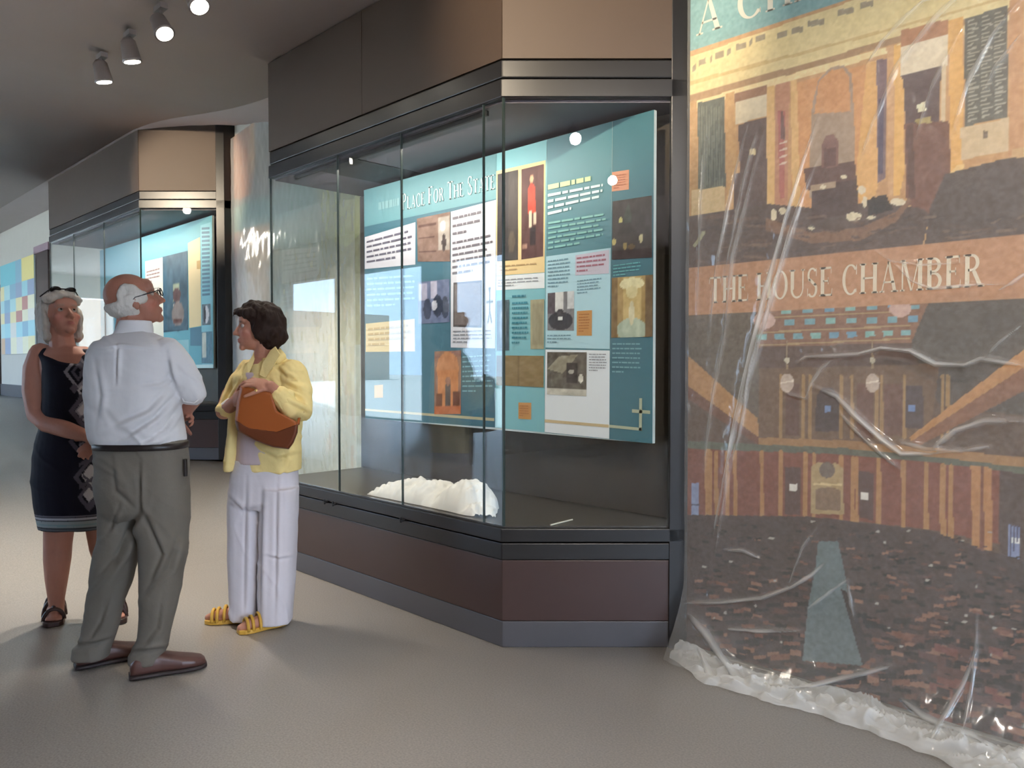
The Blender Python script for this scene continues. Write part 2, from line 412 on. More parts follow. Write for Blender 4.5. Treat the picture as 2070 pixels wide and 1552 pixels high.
# end of the hall: a storefront window onto the street
b = MB().box((XE - 0.3, YS - 0.3, -0.05), (XE, -2.5, 4.0)).box((XE - 0.3, 0.3, -0.05), (XE, 4.0, 4.0)).box((XE - 0.3, -2.5, 3.1), (XE, 0.3, 4.0)).box((XE - 0.3, -2.5, -0.05), (XE, 0.3, 0.72))
tag(b.build('wall_end', M['wall']), kind='structure')
b = MB()
for yy in (-2.5, -1.75, -0.75, 0.22): b.box((XE - 0.12, yy, 0.7), (XE - 0.02, yy + 0.10, 3.1))
tag(b.build('window_1', M['frame']), kind='structure')
M['tinted'] = glass_mat('dimming_glass', (0.70, 0.75, 0.78))  # tint added to dim the daylight and its reflections in the cases
x = -6.8; n_ = 3
while x - 2.6 > XE - 2.6:
    tag(MB().box((max(x - 2.6, XE), YS - 0.16, 0.35), (x - 0.55, YS - 0.15, 2.95)).build('window_%d' % n_, M['tinted']), kind='structure'); n_ += 1; x -= 2.6
    if x - 0.55 <= XE: break
tag(MB().box((XE - 0.08, -2.5, 0.72), (XE - 0.07, 0.3, 3.1)).build('window_%d' % n_, M['tinted']), kind='structure')
M['street'] = mat('street', (205, 200, 192), 0.9)
tag(MB().box((-90, -60, -0.4), (60, 40, -0.3)).build('ground', M['street']), kind='structure')
tag(MB().box((-70, -40, -0.3), (-62, 30, 6.0)).build('wall_across_street', mat('brick_far', (176, 150, 130), 0.9)), kind='structure')

# ------------------------------------------------------------------ printed boards
class Board:
    """flat printed board in a vertical plane; art is laid out in photo pixels of the board's own outline"""
    def __init__(s, name, quad, p0, p1, z0, z1, label, cat, th=0.02, out=(0, -1)):
        s.H = homog(quad, [(0, 1), (1, 1), (1, 0), (0, 0)])
        s.p0 = np.array(p0, float); s.p1 = np.array(p1, float); s.z0 = z0; s.z1 = z1
        d = s.p1 - s.p0; d /= np.linalg.norm(d); s.n = np.array([d[1], -d[0]])
        mid = (s.p0 + s.p1) / 2
        s.root = tag(empty(name, (mid[0], mid[1], z0)), label, cat)
        a, b = s.p0, s.p1
        bb = MB().prism([a, b, b - s.n * th, a - s.n * th], z0, z1).build('backing_board', M['board'], s.root)
    def w(s, u, v, off=0.0):
        p = s.p0 + (s.p1 - s.p0) * u + s.n * off
        return (p[0], p[1], s.z0 + (s.z1 - s.z0) * v)
    def px(s, p, off=0.0):
        u, v = happly(s.H, p); return s.w(u, v, off)
    def poly(s, name, pts, col, layer=1, m=None):
        off = 0.0012 * layer
        o = mesh_obj(name, [s.px(p, off) for p in pts], [tuple(range(len(pts) - 1, -1, -1))], m or flat(col), s.root); return o
    def picture(s, name, quad, ops, base, n=36, seed=1, amp=26, layer=3):
        """quad: TL TR BR BL in px; ops painted in picture uv (v up)"""
        uu, vv = np.meshgrid(np.linspace(0, 1, n), np.linspace(0, 1, n))
        c = np.ones((n, n, 3)) * np.array(base, float)
        for op in ops:
            k = op[0]
            if k == 'r': _, a, b_, c_, d, colr = op; msk = (uu >= a) & (uu <= c_) & (vv >= b_) & (vv <= d)
            elif k == 'e': _, a, b_, c_, d, colr = op; msk = ((uu - a) / c_) ** 2 + ((vv - b_) / d) ** 2 < 1
            elif k == 'p': _, pts, colr = op; msk = inpoly(uu, vv, pts)
            c[msk] = colr
        c += (fbm(uu * 9, vv * 9, seed)[..., None] - 0.47) * 2 * amp
        c = np.clip(c, 2, 255)
        Hq = homog([(0, 1), (1, 1), (1, 0), (0, 0)], quad)
        vs = [s.px(happly(Hq, (a, b_)), 0.0012 * layer) for a, b_ in zip(uu.ravel(), vv.ravel())]
        o = mesh_obj(name, vs, grid_faces(n, n), M['print'], s.root); set_cols(o, lina(c.reshape(-1, 3))); return o
    def text(s, quad, lines, col, fill=0.55, seed=0, last=0.5, layer=4, name='text_block'):
        """rows of small print too far away to read: word-length strokes"""
        rnd = random.Random(seed); Hq = homog([(0, 1), (1, 1), (1, 0), (0, 0)], quad); b = MB()
        for i in range(lines):
            v1 = 1 - (i + 0.2) / lines; v0 = v1 - fill / lines; end = 1.0 if i < lines - 1 else last; end -= rnd.random() * 0.12; u = 0.0
            while u < end - 0.02:
                L = min(rnd.uniform(0.06, 0.22), end - u)
                b.add([s.px(happly(Hq, q), 0.0012 * layer) for q in ((u, v0), (u + L, v0), (u + L, v1), (u, v1))], [(0, 1, 2, 3)]); u += L + 0.025
        return tag(b.build(name, flat(col), s.root), kind='stuff')
    def letters(s, text, u0, u1, v0, capv, col, layer=5, small=None, name='lettering'):
        gs, W = word_polys(text, small=small)
        for ps in gs:
            b = MB()
            for p in ps: b.add([s.w(u0 + (u1 - u0) * x / W, v0 + capv * y, 0.0012 * layer) for x, y in p], [tuple(range(len(p)))])
            b.build('letter', flat(col), s.root)
_flat = {}
def flat(col):
    k = tuple(col)
    if k not in _flat: _flat[k] = mat('ink_%d_%d_%d' % k, col, 0.5, namt=0.03, nscale=14)
    return _flat[k]

# ------------------------------------------------------------------ display cases
def display_case(name, xn, yf, L, yb, z0, label, joints, ztop, bev=0.86, gl=0.775, boxsplit=()):
    """glass case built out from the wall: long front, one 45 degree end, one square end"""
    r = tag(empty(name, (xn - L / 2, yf + 0.3, z0)), label, 'display case')
    k = bev * S2; g = gl * S2; xf = xn - L
    def plan(i=0.0):   # outline, inset i
        return [(xn - i * 0.41, yf + i), (xn + k - i * 0.41, yf + k + i), (xn + k - i, yb), (xf + i, yb), (xf + i, yf + i)]
    Z = lambda h: z0 + h
    MB().prism(plan(0.012), Z(0), Z(0.122)).build('kick_plate', M['kick'], r, bevel=0.003)
    MB().prism(plan(0.010), Z(0.124), Z(0.408)).build('base_panel', M['brown'], r, bevel=0.003)
    MB().prism(plan(0.004), Z(0.411), Z(0.488)).build('lower_rail', M['frame'], r, bevel=0.004)
    MB().prism(plan(0.0), Z(0.494), Z(0.556)).build('sill_rail', M['frame'], r, bevel=0.004)
    MB().prism(plan(0.02), Z(0.557), Z(0.566)).build('deck', M['deck'], r)
    MB().prism(plan(0.0), Z(2.53), Z(2.612)).build('head_rail', M['frame'], r, bevel=0.004)
    MB().prism(plan(0.006), Z(2.618), Z(2.70)).build('upper_rail', M['frame'], r, bevel=0.006)
    # brown box above, split into cladding sheets along the front
    xs = [xn] + list(boxsplit) + [xf]
    for a, b_ in zip(xs, xs[1:]):
        MB().slab((b_ + 0.0015, yf + 0.004), (a - 0.0015, yf + 0.004), 0.02, Z(2.704), ztop).build('box_cladding', M['box'], r)
    MB().slab((xn + 0.003, yf + 0.006), (xn + k, yf + k + 0.003), 0.02, Z(2.704), ztop).build('box_cladding', M['box'], r)
    MB().slab((xf + 0.004, yb), (xf + 0.004, yf + 0.024), 0.02, Z(2.704), ztop).build('box_cladding', M['box'], r)
    # interior
    MB().prism([(xn - 0.03, yf + 0.03), (xn + k - 0.05, yf + k), (xn + k - 0.05, yb - 0.03), (xf + 0.03, yb - 0.03), (xf + 0.03, yf + 0.03)], Z(2.516), Z(2.529)).build('soffit', M['innerceil'], r)
    MB().slab((xf + 0.01, yb - 0.035), (xn + k - 0.02, yb - 0.035), 0.03, Z(0.567), Z(2.515)).build('back_panel', M['inner'], r)
    # post between the angled pane and the wall
    e = np.array([S2, S2]); a = np.array([xn, yf]) + e * gl; c = np.array([xn, yf]) + e * bev
    MB().prism([a, c, (c[0], yb), (a[0] - 0.02, yb), (a[0] - 0.03, a[1] + 0.03)], Z(0.0), ztop).build('side_post', M['frame'], r, bevel=0.003)
    # glass
    th = 0.010; t0 = Z(0.5665); t1 = Z(2.5295)
    js = [xn] + list(joints) + [xf]
    for a_, b_ in zip(js, js[1:]):
        MB().slab((b_ + 0.0015, yf + 0.012), (a_ - 0.0015, yf + 0.012), th, t0, t1).build('glass_pane', M['glass'], r)
    for j in joints:
        MB().box((j - 0.0022, yf + 0.0105, t0), (j + 0.0022, yf + 0.0235, t1)).build('pane_joint', M['seal'], r)
    MB().box((xn - 0.004, yf + 0.009, t0), (xn + 0.004, yf + 0.022, t1)).build('pane_joint', M['seal'], r)
    MB().slab((xn + 0.006, yf + 0.016), (xn + g, yf + g + 0.010), th, t0, t1).build('glass_pane', M['glass'], r)
    MB().slab((xf + 0.012, yb - 0.04), (xf + 0.012, yf + 0.024), th, t0, t1).build('glass_pane', M['glass'], r)
    MB().box((xf - 0.001, yf + 0.009, t0), (xf + 0.005, yf + 0.024, t1)).build('pane_joint', M['seal'], r)
    # light bar under the soffit, along the front
    MB().box((xf + 0.25, yf + 0.05, Z(2.492)), (xn - 0.15, yf + 0.065, Z(2.515))).build('light_bar', M['black'], r)
    l = bpy.data.lights.new('case_light', 'AREA'); l.shape = 'RECTANGLE'; l.size = L - 0.45; l.size_y = 0.05; l.energy = 14 * L / 2.2; l.color = (1.0, 0.92, 0.82)
    lo = bpy.data.objects.new('case_light', l); COL.objects.link(lo); lo.parent = r
    lo.location = (0, yf + 0.08 - (yf + 0.3), 2.48); lo.rotation_euler = Vector((0, 0.42, -0.9)).to_track_quat('-Z', 'Y').to_euler()
    return r
XN1, YF1, L1 = -2.531, 2.461, 2.19
def front_x(px, yf): return on_y(px, 734, yf)[0]
j1 = [front_x(p, YF1) for p in (973, 808, 680)]
case1 = display_case('display_case', XN1, YF1, L1, YC - 0.002, 0.0, 'large glass display case with white cloth inside, beside the plastic-covered mural', j1, 3.275, boxsplit=(front_x(733, YF1),))
XN2, YF2, L2 = -8.125, 2.835, 3.19
case2 = display_case('display_case', XN2, YF2, L2, YFAR - 0.002, 0.343, 'farther glass display case behind the three standing people', [XN2 - 1.1, XN2 - 2.2], 3.86)
# dark recess in the soffit of the near case
q = [on_plane(p[0], p[1], (0, 0, 2.515), (0, 0, 1)) for p in ((708, 330), (766, 300), (768, 392), (712, 396))]
MB().box((-4.25, 2.56, 2.5125), (-3.85, 3.12, 2.5158)).build('soffit_recess', M['black'], case1)
# cam locks under the sill of the near case
for px, py in ((661, 1026), (678, 1024), (815, 1056)):
    p = on_y(px, py, YF1); mb = MB()
    mb.tube([(p[0], YF1 + 0.01, 0.491), (p[0], YF1 - 0.012, 0.491)], [0.009, 0.009], 10, False).box((p[0] - 0.012, YF1 - 0.02, 0.486), (p[0] + 0.012, YF1 - 0.010, 0.494))
    mb.box((p[0] - 0.003, YF1 - 0.022, 0.478), (p[0] + 0.003, YF1 - 0.012, 0.506)).build('cam_lock', M['black'], case1)

# ------------------------------------------------------------------ text panel inside the near case
YP = 3.0
def bx(px): return on_y(px, 734, YP)[0]
B = Board('exhibit_panel', [(737, 398), (1318, 206), (1323, 888), (740, 849)], (bx(738), YP), (bx(1320), YP), 0.945, 2.49,
          'teal history panel with portraits and text inside the near glass case', 'exhibit panel')
TEAL, TEALD, CYAN, WHITE = (66, 122, 136), (60, 106, 122), (124, 184, 192), (226, 230, 232)
B.poly('panel_section', [(737, 398), (998, 312), (999, 862), (740, 849)], TEALD)
B.poly('panel_section', [(998, 312), (1099, 278.5), (1099, 870), (999, 862)], CYAN)
B.poly('panel_section', [(1099.5, 278.3), (1232, 234.5), (1233, 881), (1099.5, 870)], (80, 130, 142))
B.poly('panel_section', [(1232.5, 234.3), (1318, 206), (1323, 888), (1233, 881)], (64, 112, 126))
# left section
B.poly('header_band', [(737, 398), (998, 312), (998, 402), (738, 470)], (96, 146, 154), 2)
H_ = B.H
ua, va = happly(H_, (812, 428)); ub, vb = happly(H_, (996, 390)); vt = happly(H_, (996, 348))[1]
B.letters('PLACE FOR THE STATE', ua, ub, (va + vb) / 2, (vt - vb) * 0.9, (190, 214, 214), 5, small=0.78)
B.text([(766, 415), (808, 403), (808, 433), (766, 444)], 1, (122, 164, 170), 0.5, 3, 1.0)
B.poly('text_card', [(739, 490), (838, 456), (838, 540), (739, 553)], (205, 204, 212), 2)
B.text([(743, 496), (832, 468), (832, 528), (743, 545)], 5, (96, 92, 108), 0.34, 5, 0.7)
B.picture('photo_print', [(841, 449), (907, 432), (907, 531), (843, 534)], [('r', .68, .25, .98, .92, (170, 160, 150)), ('e', .80, .75, .08, .1, (225, 215, 205)), ('e', .83, .4, .06, .18, (70, 60, 60)), ('r', .05, .78, .62, .84, (92, 66, 58)), ('r', .05, .52, .55, .57, (92, 66, 58)), ('r', .05, .2, .6, .25, (92, 66, 58))], (134, 108, 96), seed=3)
B.poly('text_card', [(908, 432), (998, 404), (998, 702), (909, 703)], (214, 212, 218), 2)
B.text([(912, 440), (975, 422), (975, 472), (912, 486)], 3, (110, 104, 112), 0.3, 6, 0.5)
B.text([(912, 490), (992, 470), (992, 548), (912, 562)], 6, (110, 104, 112), 0.34, 7, 0.6)
B.picture('photo_print', [(914, 573), (971, 566), (971, 661), (914, 661)], [('r', .04, .04, .96, .96, (120, 108, 104))], (84, 76, 74), seed=5, amp=14)
B.picture('figure_drawing', [(976, 570), (997, 566), (997, 690), (976, 690)], [('e', .5, .88, .12, .04, (70, 80, 90)), ('r', .46, .5, .56, .86, (80, 92, 102)), ('r', .2, .66, .85, .70, (80, 92, 102)), ('p', [(.3, .3), (.5, .5), (.6, .5), (.8, .3), (.7, .3), (.52, .45), (.4, .3)], (90, 100, 110))], (214, 214, 220), n=28, amp=6)
B.text([(914, 668), (992, 664), (992, 694), (914, 696)], 4, (140, 140, 148), 0.3, 8)
B.text([(744, 568), (838, 558), (838, 625), (744, 632)], 6, (120, 178, 186), 0.36, 9, 0.6)
B.picture('photo_print', [(843, 575), (906, 566), (907, 652), (845, 658)], [('r', .05, .55, .3, .95, (170, 166, 186)), ('r', .42, .6, .62, .98, (180, 176, 194)), ('e', .3, .35, .13, .25, (52, 58, 82)), ('e', .62, .4, .16, .26, (46, 52, 74)), ('e', .86, .35, .12, .26, (56, 62, 84)), ('e', .52, .42, .09, .12, (196, 196, 206))], (104, 112, 142), seed=8)
B.poly('cream_card', [(741, 661), (837, 648), (838, 713), (741, 717)], (214, 196, 146), 2)
B.text([(746, 668), (832, 656), (832, 704), (746, 708)], 4, (190, 164, 108), 0.4, 10)
B.picture('arched_photo', [(877, 712), (930, 708), (930, 836), (877, 838)], [('e', .5, .72, .42, .27, (196, 128, 84)), ('r', .12, .12, .9, .7, (206, 132, 80)), ('r', .08, .1, .3, .34, (110, 62, 44)), ('r', .7, .1, .95, .36, (110, 62, 44)), ('r', .42, .12, .62, .46, (96, 84, 84)), ('e', .52, .52, .1, .07, (160, 110, 90)), ('r', 0, 0, 1, .12, (190, 104, 62))], (150, 108, 92), seed=11)
B.text([(933, 718), (994, 712), (994, 795), (933, 796)], 8, (120, 172, 184), 0.3, 12)
B.poly('orange_tag', [(758, 783), (775, 781), (775, 807), (758, 808)], (196, 152, 92), 2)
B.poly('gold_rule', [(740, 830), (997, 843), (997, 849), (740, 834)], (186, 176, 140), 2)
# second section
B.poly('cream_card', [(998, 347), (1097, 320), (1097, 545), (999, 556)], (230, 200, 142), 2)
B.picture('portrait_print', [(1001, 353), (1042, 342), (1043, 522), (1001, 527)], [('r', .55, 0, 1, 1, (70, 62, 58)), ('e', .7, .2, .16, .12, (96, 84, 70))], (56, 50, 52), n=28, seed=13, amp=12)
B.picture('portrait_print', [(1049, 341), (1094, 328), (1094, 513), (1050, 521)], [('p', [(.3, .78), (.45, .84), (.62, .78), (.66, .5), (.3, .5)], (196, 66, 44)), ('e', .46, .87, .08, .045, (214, 164, 130)), ('r', .34, .34, .48, .52, (216, 196, 170)), ('r', .56, .36, .68, .50, (208, 188, 164)), ('r', .4, .15, .66, .34, (44, 30, 32)), ('e', .15, .14, .12, .03, (170, 130, 110))], (88, 54, 50), n=40, seed=14, amp=18)
B.text([(1006, 534), (1090, 524), (1090, 540), (1006, 550)], 2, (186, 150, 100), 0.3, 15)
B.poly('white_strip', [(999, 557), (1097, 546), (1097, 577), (999, 585)], WHITE, 2)
B.text([(1003, 563), (1092, 553), (1092, 572), (1003, 580)], 3, (150, 150, 156), 0.3, 16)
B.picture('photo_print', [(1001, 606), (1026, 603), (1026, 705), (1001, 706)], [('e', .5, .5, .3, .35, (110, 120, 124)), ('e', .5, .72, .14, .08, (170, 170, 164))], (72, 90, 98), n=24, seed=17)
B.text([(1032, 592), (1092, 586), (1092, 598), (1032, 603)], 1, (40, 120, 138), 0.4, 18)
B.text([(1032, 606), (1066, 603), (1066, 694), (1032, 695)], 9, (44, 126, 142), 0.4, 19)
B.picture('document_print', [(1069, 602), (1097, 599), (1097, 700), (1070, 701)], [('r', .12, .1, .9, .9, (150, 142, 112))], (164, 156, 124), n=20, seed=20, amp=14)
B.picture('photo_print', [(1001, 716), (1097, 714), (1097, 778), (1001, 776)], [('r', 0, 0, .2, 1, (110, 104, 84)), ('r', .46, 0, .5, 1, (120, 96, 56))], (140, 116, 72), n=30, seed=21, amp=20)
B.poly('orange_tag', [(1046, 810), (1072, 810), (1072, 844), (1046, 843)], (204, 146, 76), 2)
B.text([(1049, 815), (1069, 815), (1069, 840), (1049, 839)], 5, (176, 110, 44), 0.4, 22)
# third section
ua, va = happly(H_, (1103, 374)); ub, vb = happly(H_, (1200, 349))
B.text([(1103, 366), (1202, 341), (1202, 356), (1103, 382)], 1, (190, 208, 160), 0.62, 23, 1.0)
B.text([(1103, 385), (1224, 357), (1224, 400), (1103, 434)], 4, (206, 226, 230), 0.46, 24, 0.4)
B.text([(1104, 442), (1222, 418), (1222, 478), (1104, 502)], 6, (128, 184, 178), 0.42, 25, 0.55)
B.poly('pale_card', [(1100, 513), (1232, 490), (1232, 696), (1100, 697)], (176, 212, 222), 2)
B.text([(1104, 520), (1150, 512), (1150, 574), (1104, 578)], 8, (110, 146, 160), 0.36, 26)
B.poly('pink_card', [(1160, 508), (1229, 494), (1229, 542), (1160, 549)], (198, 190, 204), 3)
B.text([(1163, 511), (1226, 500), (1226, 538), (1163, 545)], 4, (166, 104, 120), 0.4, 27)
B.text([(1164, 558), (1214, 550), (1214, 582), (1164, 588)], 5, (110, 146, 160), 0.34, 28)
B.picture('photo_print', [(1104, 587), (1158, 580), (1158, 661), (1104, 662)], [('r', 0, .45, .3, 1, (84, 74, 80)), ('r', .3, .5, .6, 1, (216, 214, 210)), ('r', .75, .55, 1, 1, (200, 200, 200)), ('e', .5, .25, .46, .24, (48, 46, 52)), ('e', .5, .45, .12, .12, (60, 56, 60)), ('e', .5, .32, .1, .05, (224, 224, 220))], (120, 118, 120), seed=29)
B.poly('orange_tag', [(1164, 621), (1195, 618), (1195, 670), (1164, 671)], (200, 142, 72), 3)
B.text([(1168, 626), (1191, 624), (1191, 664), (1168, 665)], 7, (170, 104, 40), 0.4, 30)
B.text([(1104, 670), (1154, 668), (1154, 688), (1104, 690)], 3, (110, 146, 160), 0.34, 31)
B.poly('white_card', [(1100, 701), (1232, 699), (1233, 880), (1100, 869)], (228, 232, 236), 2)
B.picture('photo_print', [(1104, 706), (1185, 704), (1185, 794), (1104, 792)], [('p', [(0, .6), (.3, .9), (.8, .95), (.4, .5)], (150, 142, 122)), ('r', .5, .3, .78, .75, (62, 54, 50)), ('e', .62, .55, .07, .05, (170, 164, 150)), ('r', 0, 0, 1, .14, (196, 190, 176)), ('r', .1, .2, .4, .5, (110, 102, 90)), ('e', .86, .4, .06, .1, (220, 214, 200))], (96, 88, 78), n=44, seed=32, amp=36)
B.text([(1190, 706), (1228, 705), (1228, 744), (1190, 744)], 7, (140, 140, 146), 0.34, 33)
B.poly('gold_rule', [(1100, 843), (1232, 851), (1232, 857), (1100, 849)], (206, 182, 140), 3)
# fourth section
B.poly('orange_tag', [(1233, 337), (1268, 330), (1268, 370), (1233, 376)], (204, 142, 112), 2)
B.text([(1237, 342), (1264, 337), (1264, 367), (1237, 372)], 6, (178, 112, 84), 0.4, 34)
B.picture('city_photo', [(1235, 396), (1316, 380), (1318, 506), (1235, 514)], [('p', [(.3, .7), (.42, .95), (.5, .72), (.5, .6), (.32, .6)], (74, 78, 70)), ('e', .22, .66, .05, .05, (196, 186, 120)), ('e', .05, .3, .06, .05, (186, 170, 110)), ('e', .34, .22, .05, .06, (150, 130, 84)), ('e', .74, .32, .05, .07, (190, 180, 140)), ('e', .5, .2, .1, .04, (110, 90, 66)), ('r', 0, .0, 1, .16, (58, 44, 44)), ('r', 0, .7, 1, .72, (86, 80, 76))], (70, 64, 62), n=44, seed=35, amp=18)
B.text([(1238, 524), (1296, 514), (1296, 542), (1238, 550)], 4, (96, 170, 172), 0.34, 36)
B.picture('chandelier_photo', [(1235, 551), (1320, 541), (1321, 668), (1235, 673)], [('r', 0, 0, .16, 1, (130, 104, 66)), ('r', .3, .3, .74, .98, (196, 168, 110)), ('e', .5, .88, .3, .1, (226, 214, 168)), ('e', .5, .74, .14, .1, (214, 198, 146)), ('e', .5, .12, .36, .2, (176, 186, 164)), ('e', .5, .4, .07, .2, (206, 196, 160)), ('r', .82, 0, 1, 1, (120, 96, 66))], (168, 138, 86), n=44, seed=37, amp=30)
B.text([(1238, 682), (1300, 680), (1300, 748), (1238, 748)], 7, (112, 160, 168), 0.32, 38)
B.poly('gold_rule', [(1233, 851), (1300, 856), (1300, 862), (1233, 857)], (176, 182, 156), 3)
B.poly('gold_rule', [(1295, 795), (1301, 795), (1301, 862), (1295, 862)], (176, 182, 156), 3)
B.poly('gold_rule', [(1280, 818), (1318, 820), (1318, 827), (1280, 825)], (176, 182, 156), 3)
# mounts that hold the panel off the back of the case
for xx in (bx(800), bx(1000), bx(1250)):
    for zz in (1.25, 2.2): MB().box((xx - 0.03, YP + 0.02, zz - 0.03), (xx + 0.03, YC - 0.04, zz + 0.03)).build('standoff', M['frame'], B.root)

# ------------------------------------------------------------------ panel in the farther case
YP2 = 3.42
def bx2(px, y): return on_y(px, 734, y)[0]
B2 = Board('exhibit_panel', [(284, 480), (432, 423), (433, 744), (284, 742)], (-11.24, YP2), (bx2(432, YP2), YP2), 1.27, 2.83,
           'teal and cream history panel inside the farther glass case', 'exhibit panel')
u0 = (bx2(284, YP2) - B2.p0[0]) / (B2.p1[0] - B2.p0[0])
B2.H = homog([(284, 480), (432, 423), (433, 744), (284, 742)], [(u0, 1), (1, 1), (1, 0), (u0, 0)])
B2.poly('panel_section', [(432, 423), (433, 744), (284, 742), (284, 480)][::-1], (92, 160, 174))
p = MB(); p.add([B2.w(0, 0, .0012), B2.w(u0, 0, .0012), B2.w(u0, 1, .0012), B2.w(0, 1, .0012)], [(0, 1, 2, 3)]).build('panel_section', flat((60, 120, 138)), B2.root)
B2.poly('cream_card', [(296, 526), (331, 516), (331, 700), (296, 704)], (222, 214, 196), 2)
B2.text([(299, 545), (326, 536), (326, 566), (299, 572)], 4, (150, 120, 120), 0.36, 41)
B2.text([(299, 580), (326, 574), (326, 640), (299, 642)], 6, (176, 166, 152), 0.3, 42)
B2.picture('photo_print', [(331, 515), (381, 500), (381, 664), (331, 670)], [('r', 0, 0, .16, 1, (44, 84, 104)), ('r', .42, .38, .66, .62, (150, 156, 130)), ('e', .56, .46, .16, .1, (84, 50, 48)), ('r', .42, .32, .72, .37, (200, 196, 186)), ('e', .6, .22, .24, .16, (132, 116, 110)), ('r', .4, .1, .75, .15, (100, 60, 50))], (60, 88, 104), n=36, seed=43)
B2.poly('cream_strip', [(382, 484), (407, 470), (408, 655), (383, 660)], (228, 200, 150), 2)
B2.poly('gold_tag', [(400, 520), (408, 518), (408, 536), (400, 537)], (190, 150, 84), 3)
B2.poly('pale_strip', [(408, 446), (430, 437), (431, 740), (409, 740)], (120, 182, 196), 2)
bb = MB()
for i in range(17):
    t = 450 + i * 8.6
    bb.add([B2.px(q_, 0.005) for q_ in ((411, t), (427, t - 2), (427, t + 2.6), (411, t + 4.6))], [(3, 2, 1, 0)])
bb.build('vertical_lettering', flat((66, 112, 136)), B2.root)
B2.picture('photo_print', [(410, 610), (428, 608), (428, 652), (410, 654)], [('e', .5, .5, .3, .42, (206, 200, 204)), ('e', .3, .5, .14, .4, (40, 36, 44))], (96, 110, 120), n=20, seed=44)
B2.poly('teal_card', [(385, 660), (408, 657), (408, 697), (385, 697)], (58, 112, 134), 2)
B2.picture('photo_print', [(408, 668), (431, 666), (431, 734), (408, 734)], [('r', .1, .2, .45, .95, (196, 196, 184))], (84, 124, 142), n=20, seed=45)
B2.poly('pale_card', [(330, 688), (382, 684), (382, 742), (330, 742)], (140, 186, 192), 2)
B2.poly('white_edge', [(386, 737), (433, 736), (433, 744), (386, 744)], (200, 222, 222), 4)
for xx in (bx2(300, YP2), bx2(400, YP2)):
    MB().box((xx - 0.03, YP2 + 0.02, 1.9), (xx + 0.03, YFAR - 0.04, 1.96)).build('standoff', M['frame'], B2.root)

# ------------------------------------------------------------------ panel on the far white wall
YP3 = 3.53
B3 = Board('exhibit_panel', [(4, 536), (72, 508), (72, 706), (4, 722)], (bx2(4, YP3), YP3), (bx2(72, YP3), YP3), on_y(40, 715, YP3)[2], on_y(40, 524, YP3)[2],
           'patchwork coloured panel on the far white wall at the left edge', 'exhibit panel')
rnd = random.Random(9)
cols = [(160, 208, 212), (210, 176, 140), (230, 218, 166), (140, 180, 196), (196, 140, 128), (220, 216, 204), (150, 164, 186), (178, 214, 212), (230, 224, 190)]
us = [0, .12, .30, .48, .66, .82, 1]; vs = [0, .18, .34, .46, .60, .76, 1]
for i in range(6):
    for jj in range(6):
        c = cols[(i * 4 + jj * 5 + rnd.randrange(3)) % 9]
        if jj == 5 and i < 3: c = (124, 196, 204)
        if jj == 5 and i >= 4: c = (238, 220, 140)
        MB().add([B3.w(us[i], vs[jj], .003), B3.w(us[i + 1], vs[jj], .003), B3.w(us[i + 1], vs[jj + 1], .003), B3.w(us[i], vs[jj + 1], .003)], [(0, 1, 2, 3)]).build('colour_card', flat(c), B3.root)
# dark doorways in the far wall
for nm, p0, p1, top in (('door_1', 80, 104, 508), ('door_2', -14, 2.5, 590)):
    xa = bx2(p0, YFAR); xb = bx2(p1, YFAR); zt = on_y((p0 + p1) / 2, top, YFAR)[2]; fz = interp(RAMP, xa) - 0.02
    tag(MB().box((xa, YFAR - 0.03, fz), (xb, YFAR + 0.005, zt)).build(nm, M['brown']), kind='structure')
    tag(MB().box((xa - 0.08, YFAR - 0.045, zt), (xb + 0.08, YFAR + 0.005, zt + 0.12)).build('trim_' + nm[-1], mat('door_header_' + nm[-1], (150, 124, 132), 0.6)), kind='structure')
fz = 0.66
v = []
xs_ = [-11.6, -13.5, -15.5, -22.9]
for a, b_ in zip(xs_, xs_[1:]):
    za, zb = interp(RAMP, a), interp(RAMP, b_)
    v.append(MB().add([(a, YFAR - .02, za), (b_, YFAR - .02, zb), (b_, YFAR - .02, zb + .22), (a, YFAR - .02, za + .22), (a, YFAR, za), (b_, YFAR, zb), (b_, YFAR, zb + .22), (a, YFAR, za + .22)],
        [(0, 1, 2, 3), (3, 2, 6, 7), (0, 4, 5, 1), (0, 3, 7, 4), (1, 5, 6, 2)]))
bb = MB()
for q_ in v: bb.add(q_.v, q_.f)
tag(bb.build('baseboard_right', M['kick']), kind='structure')

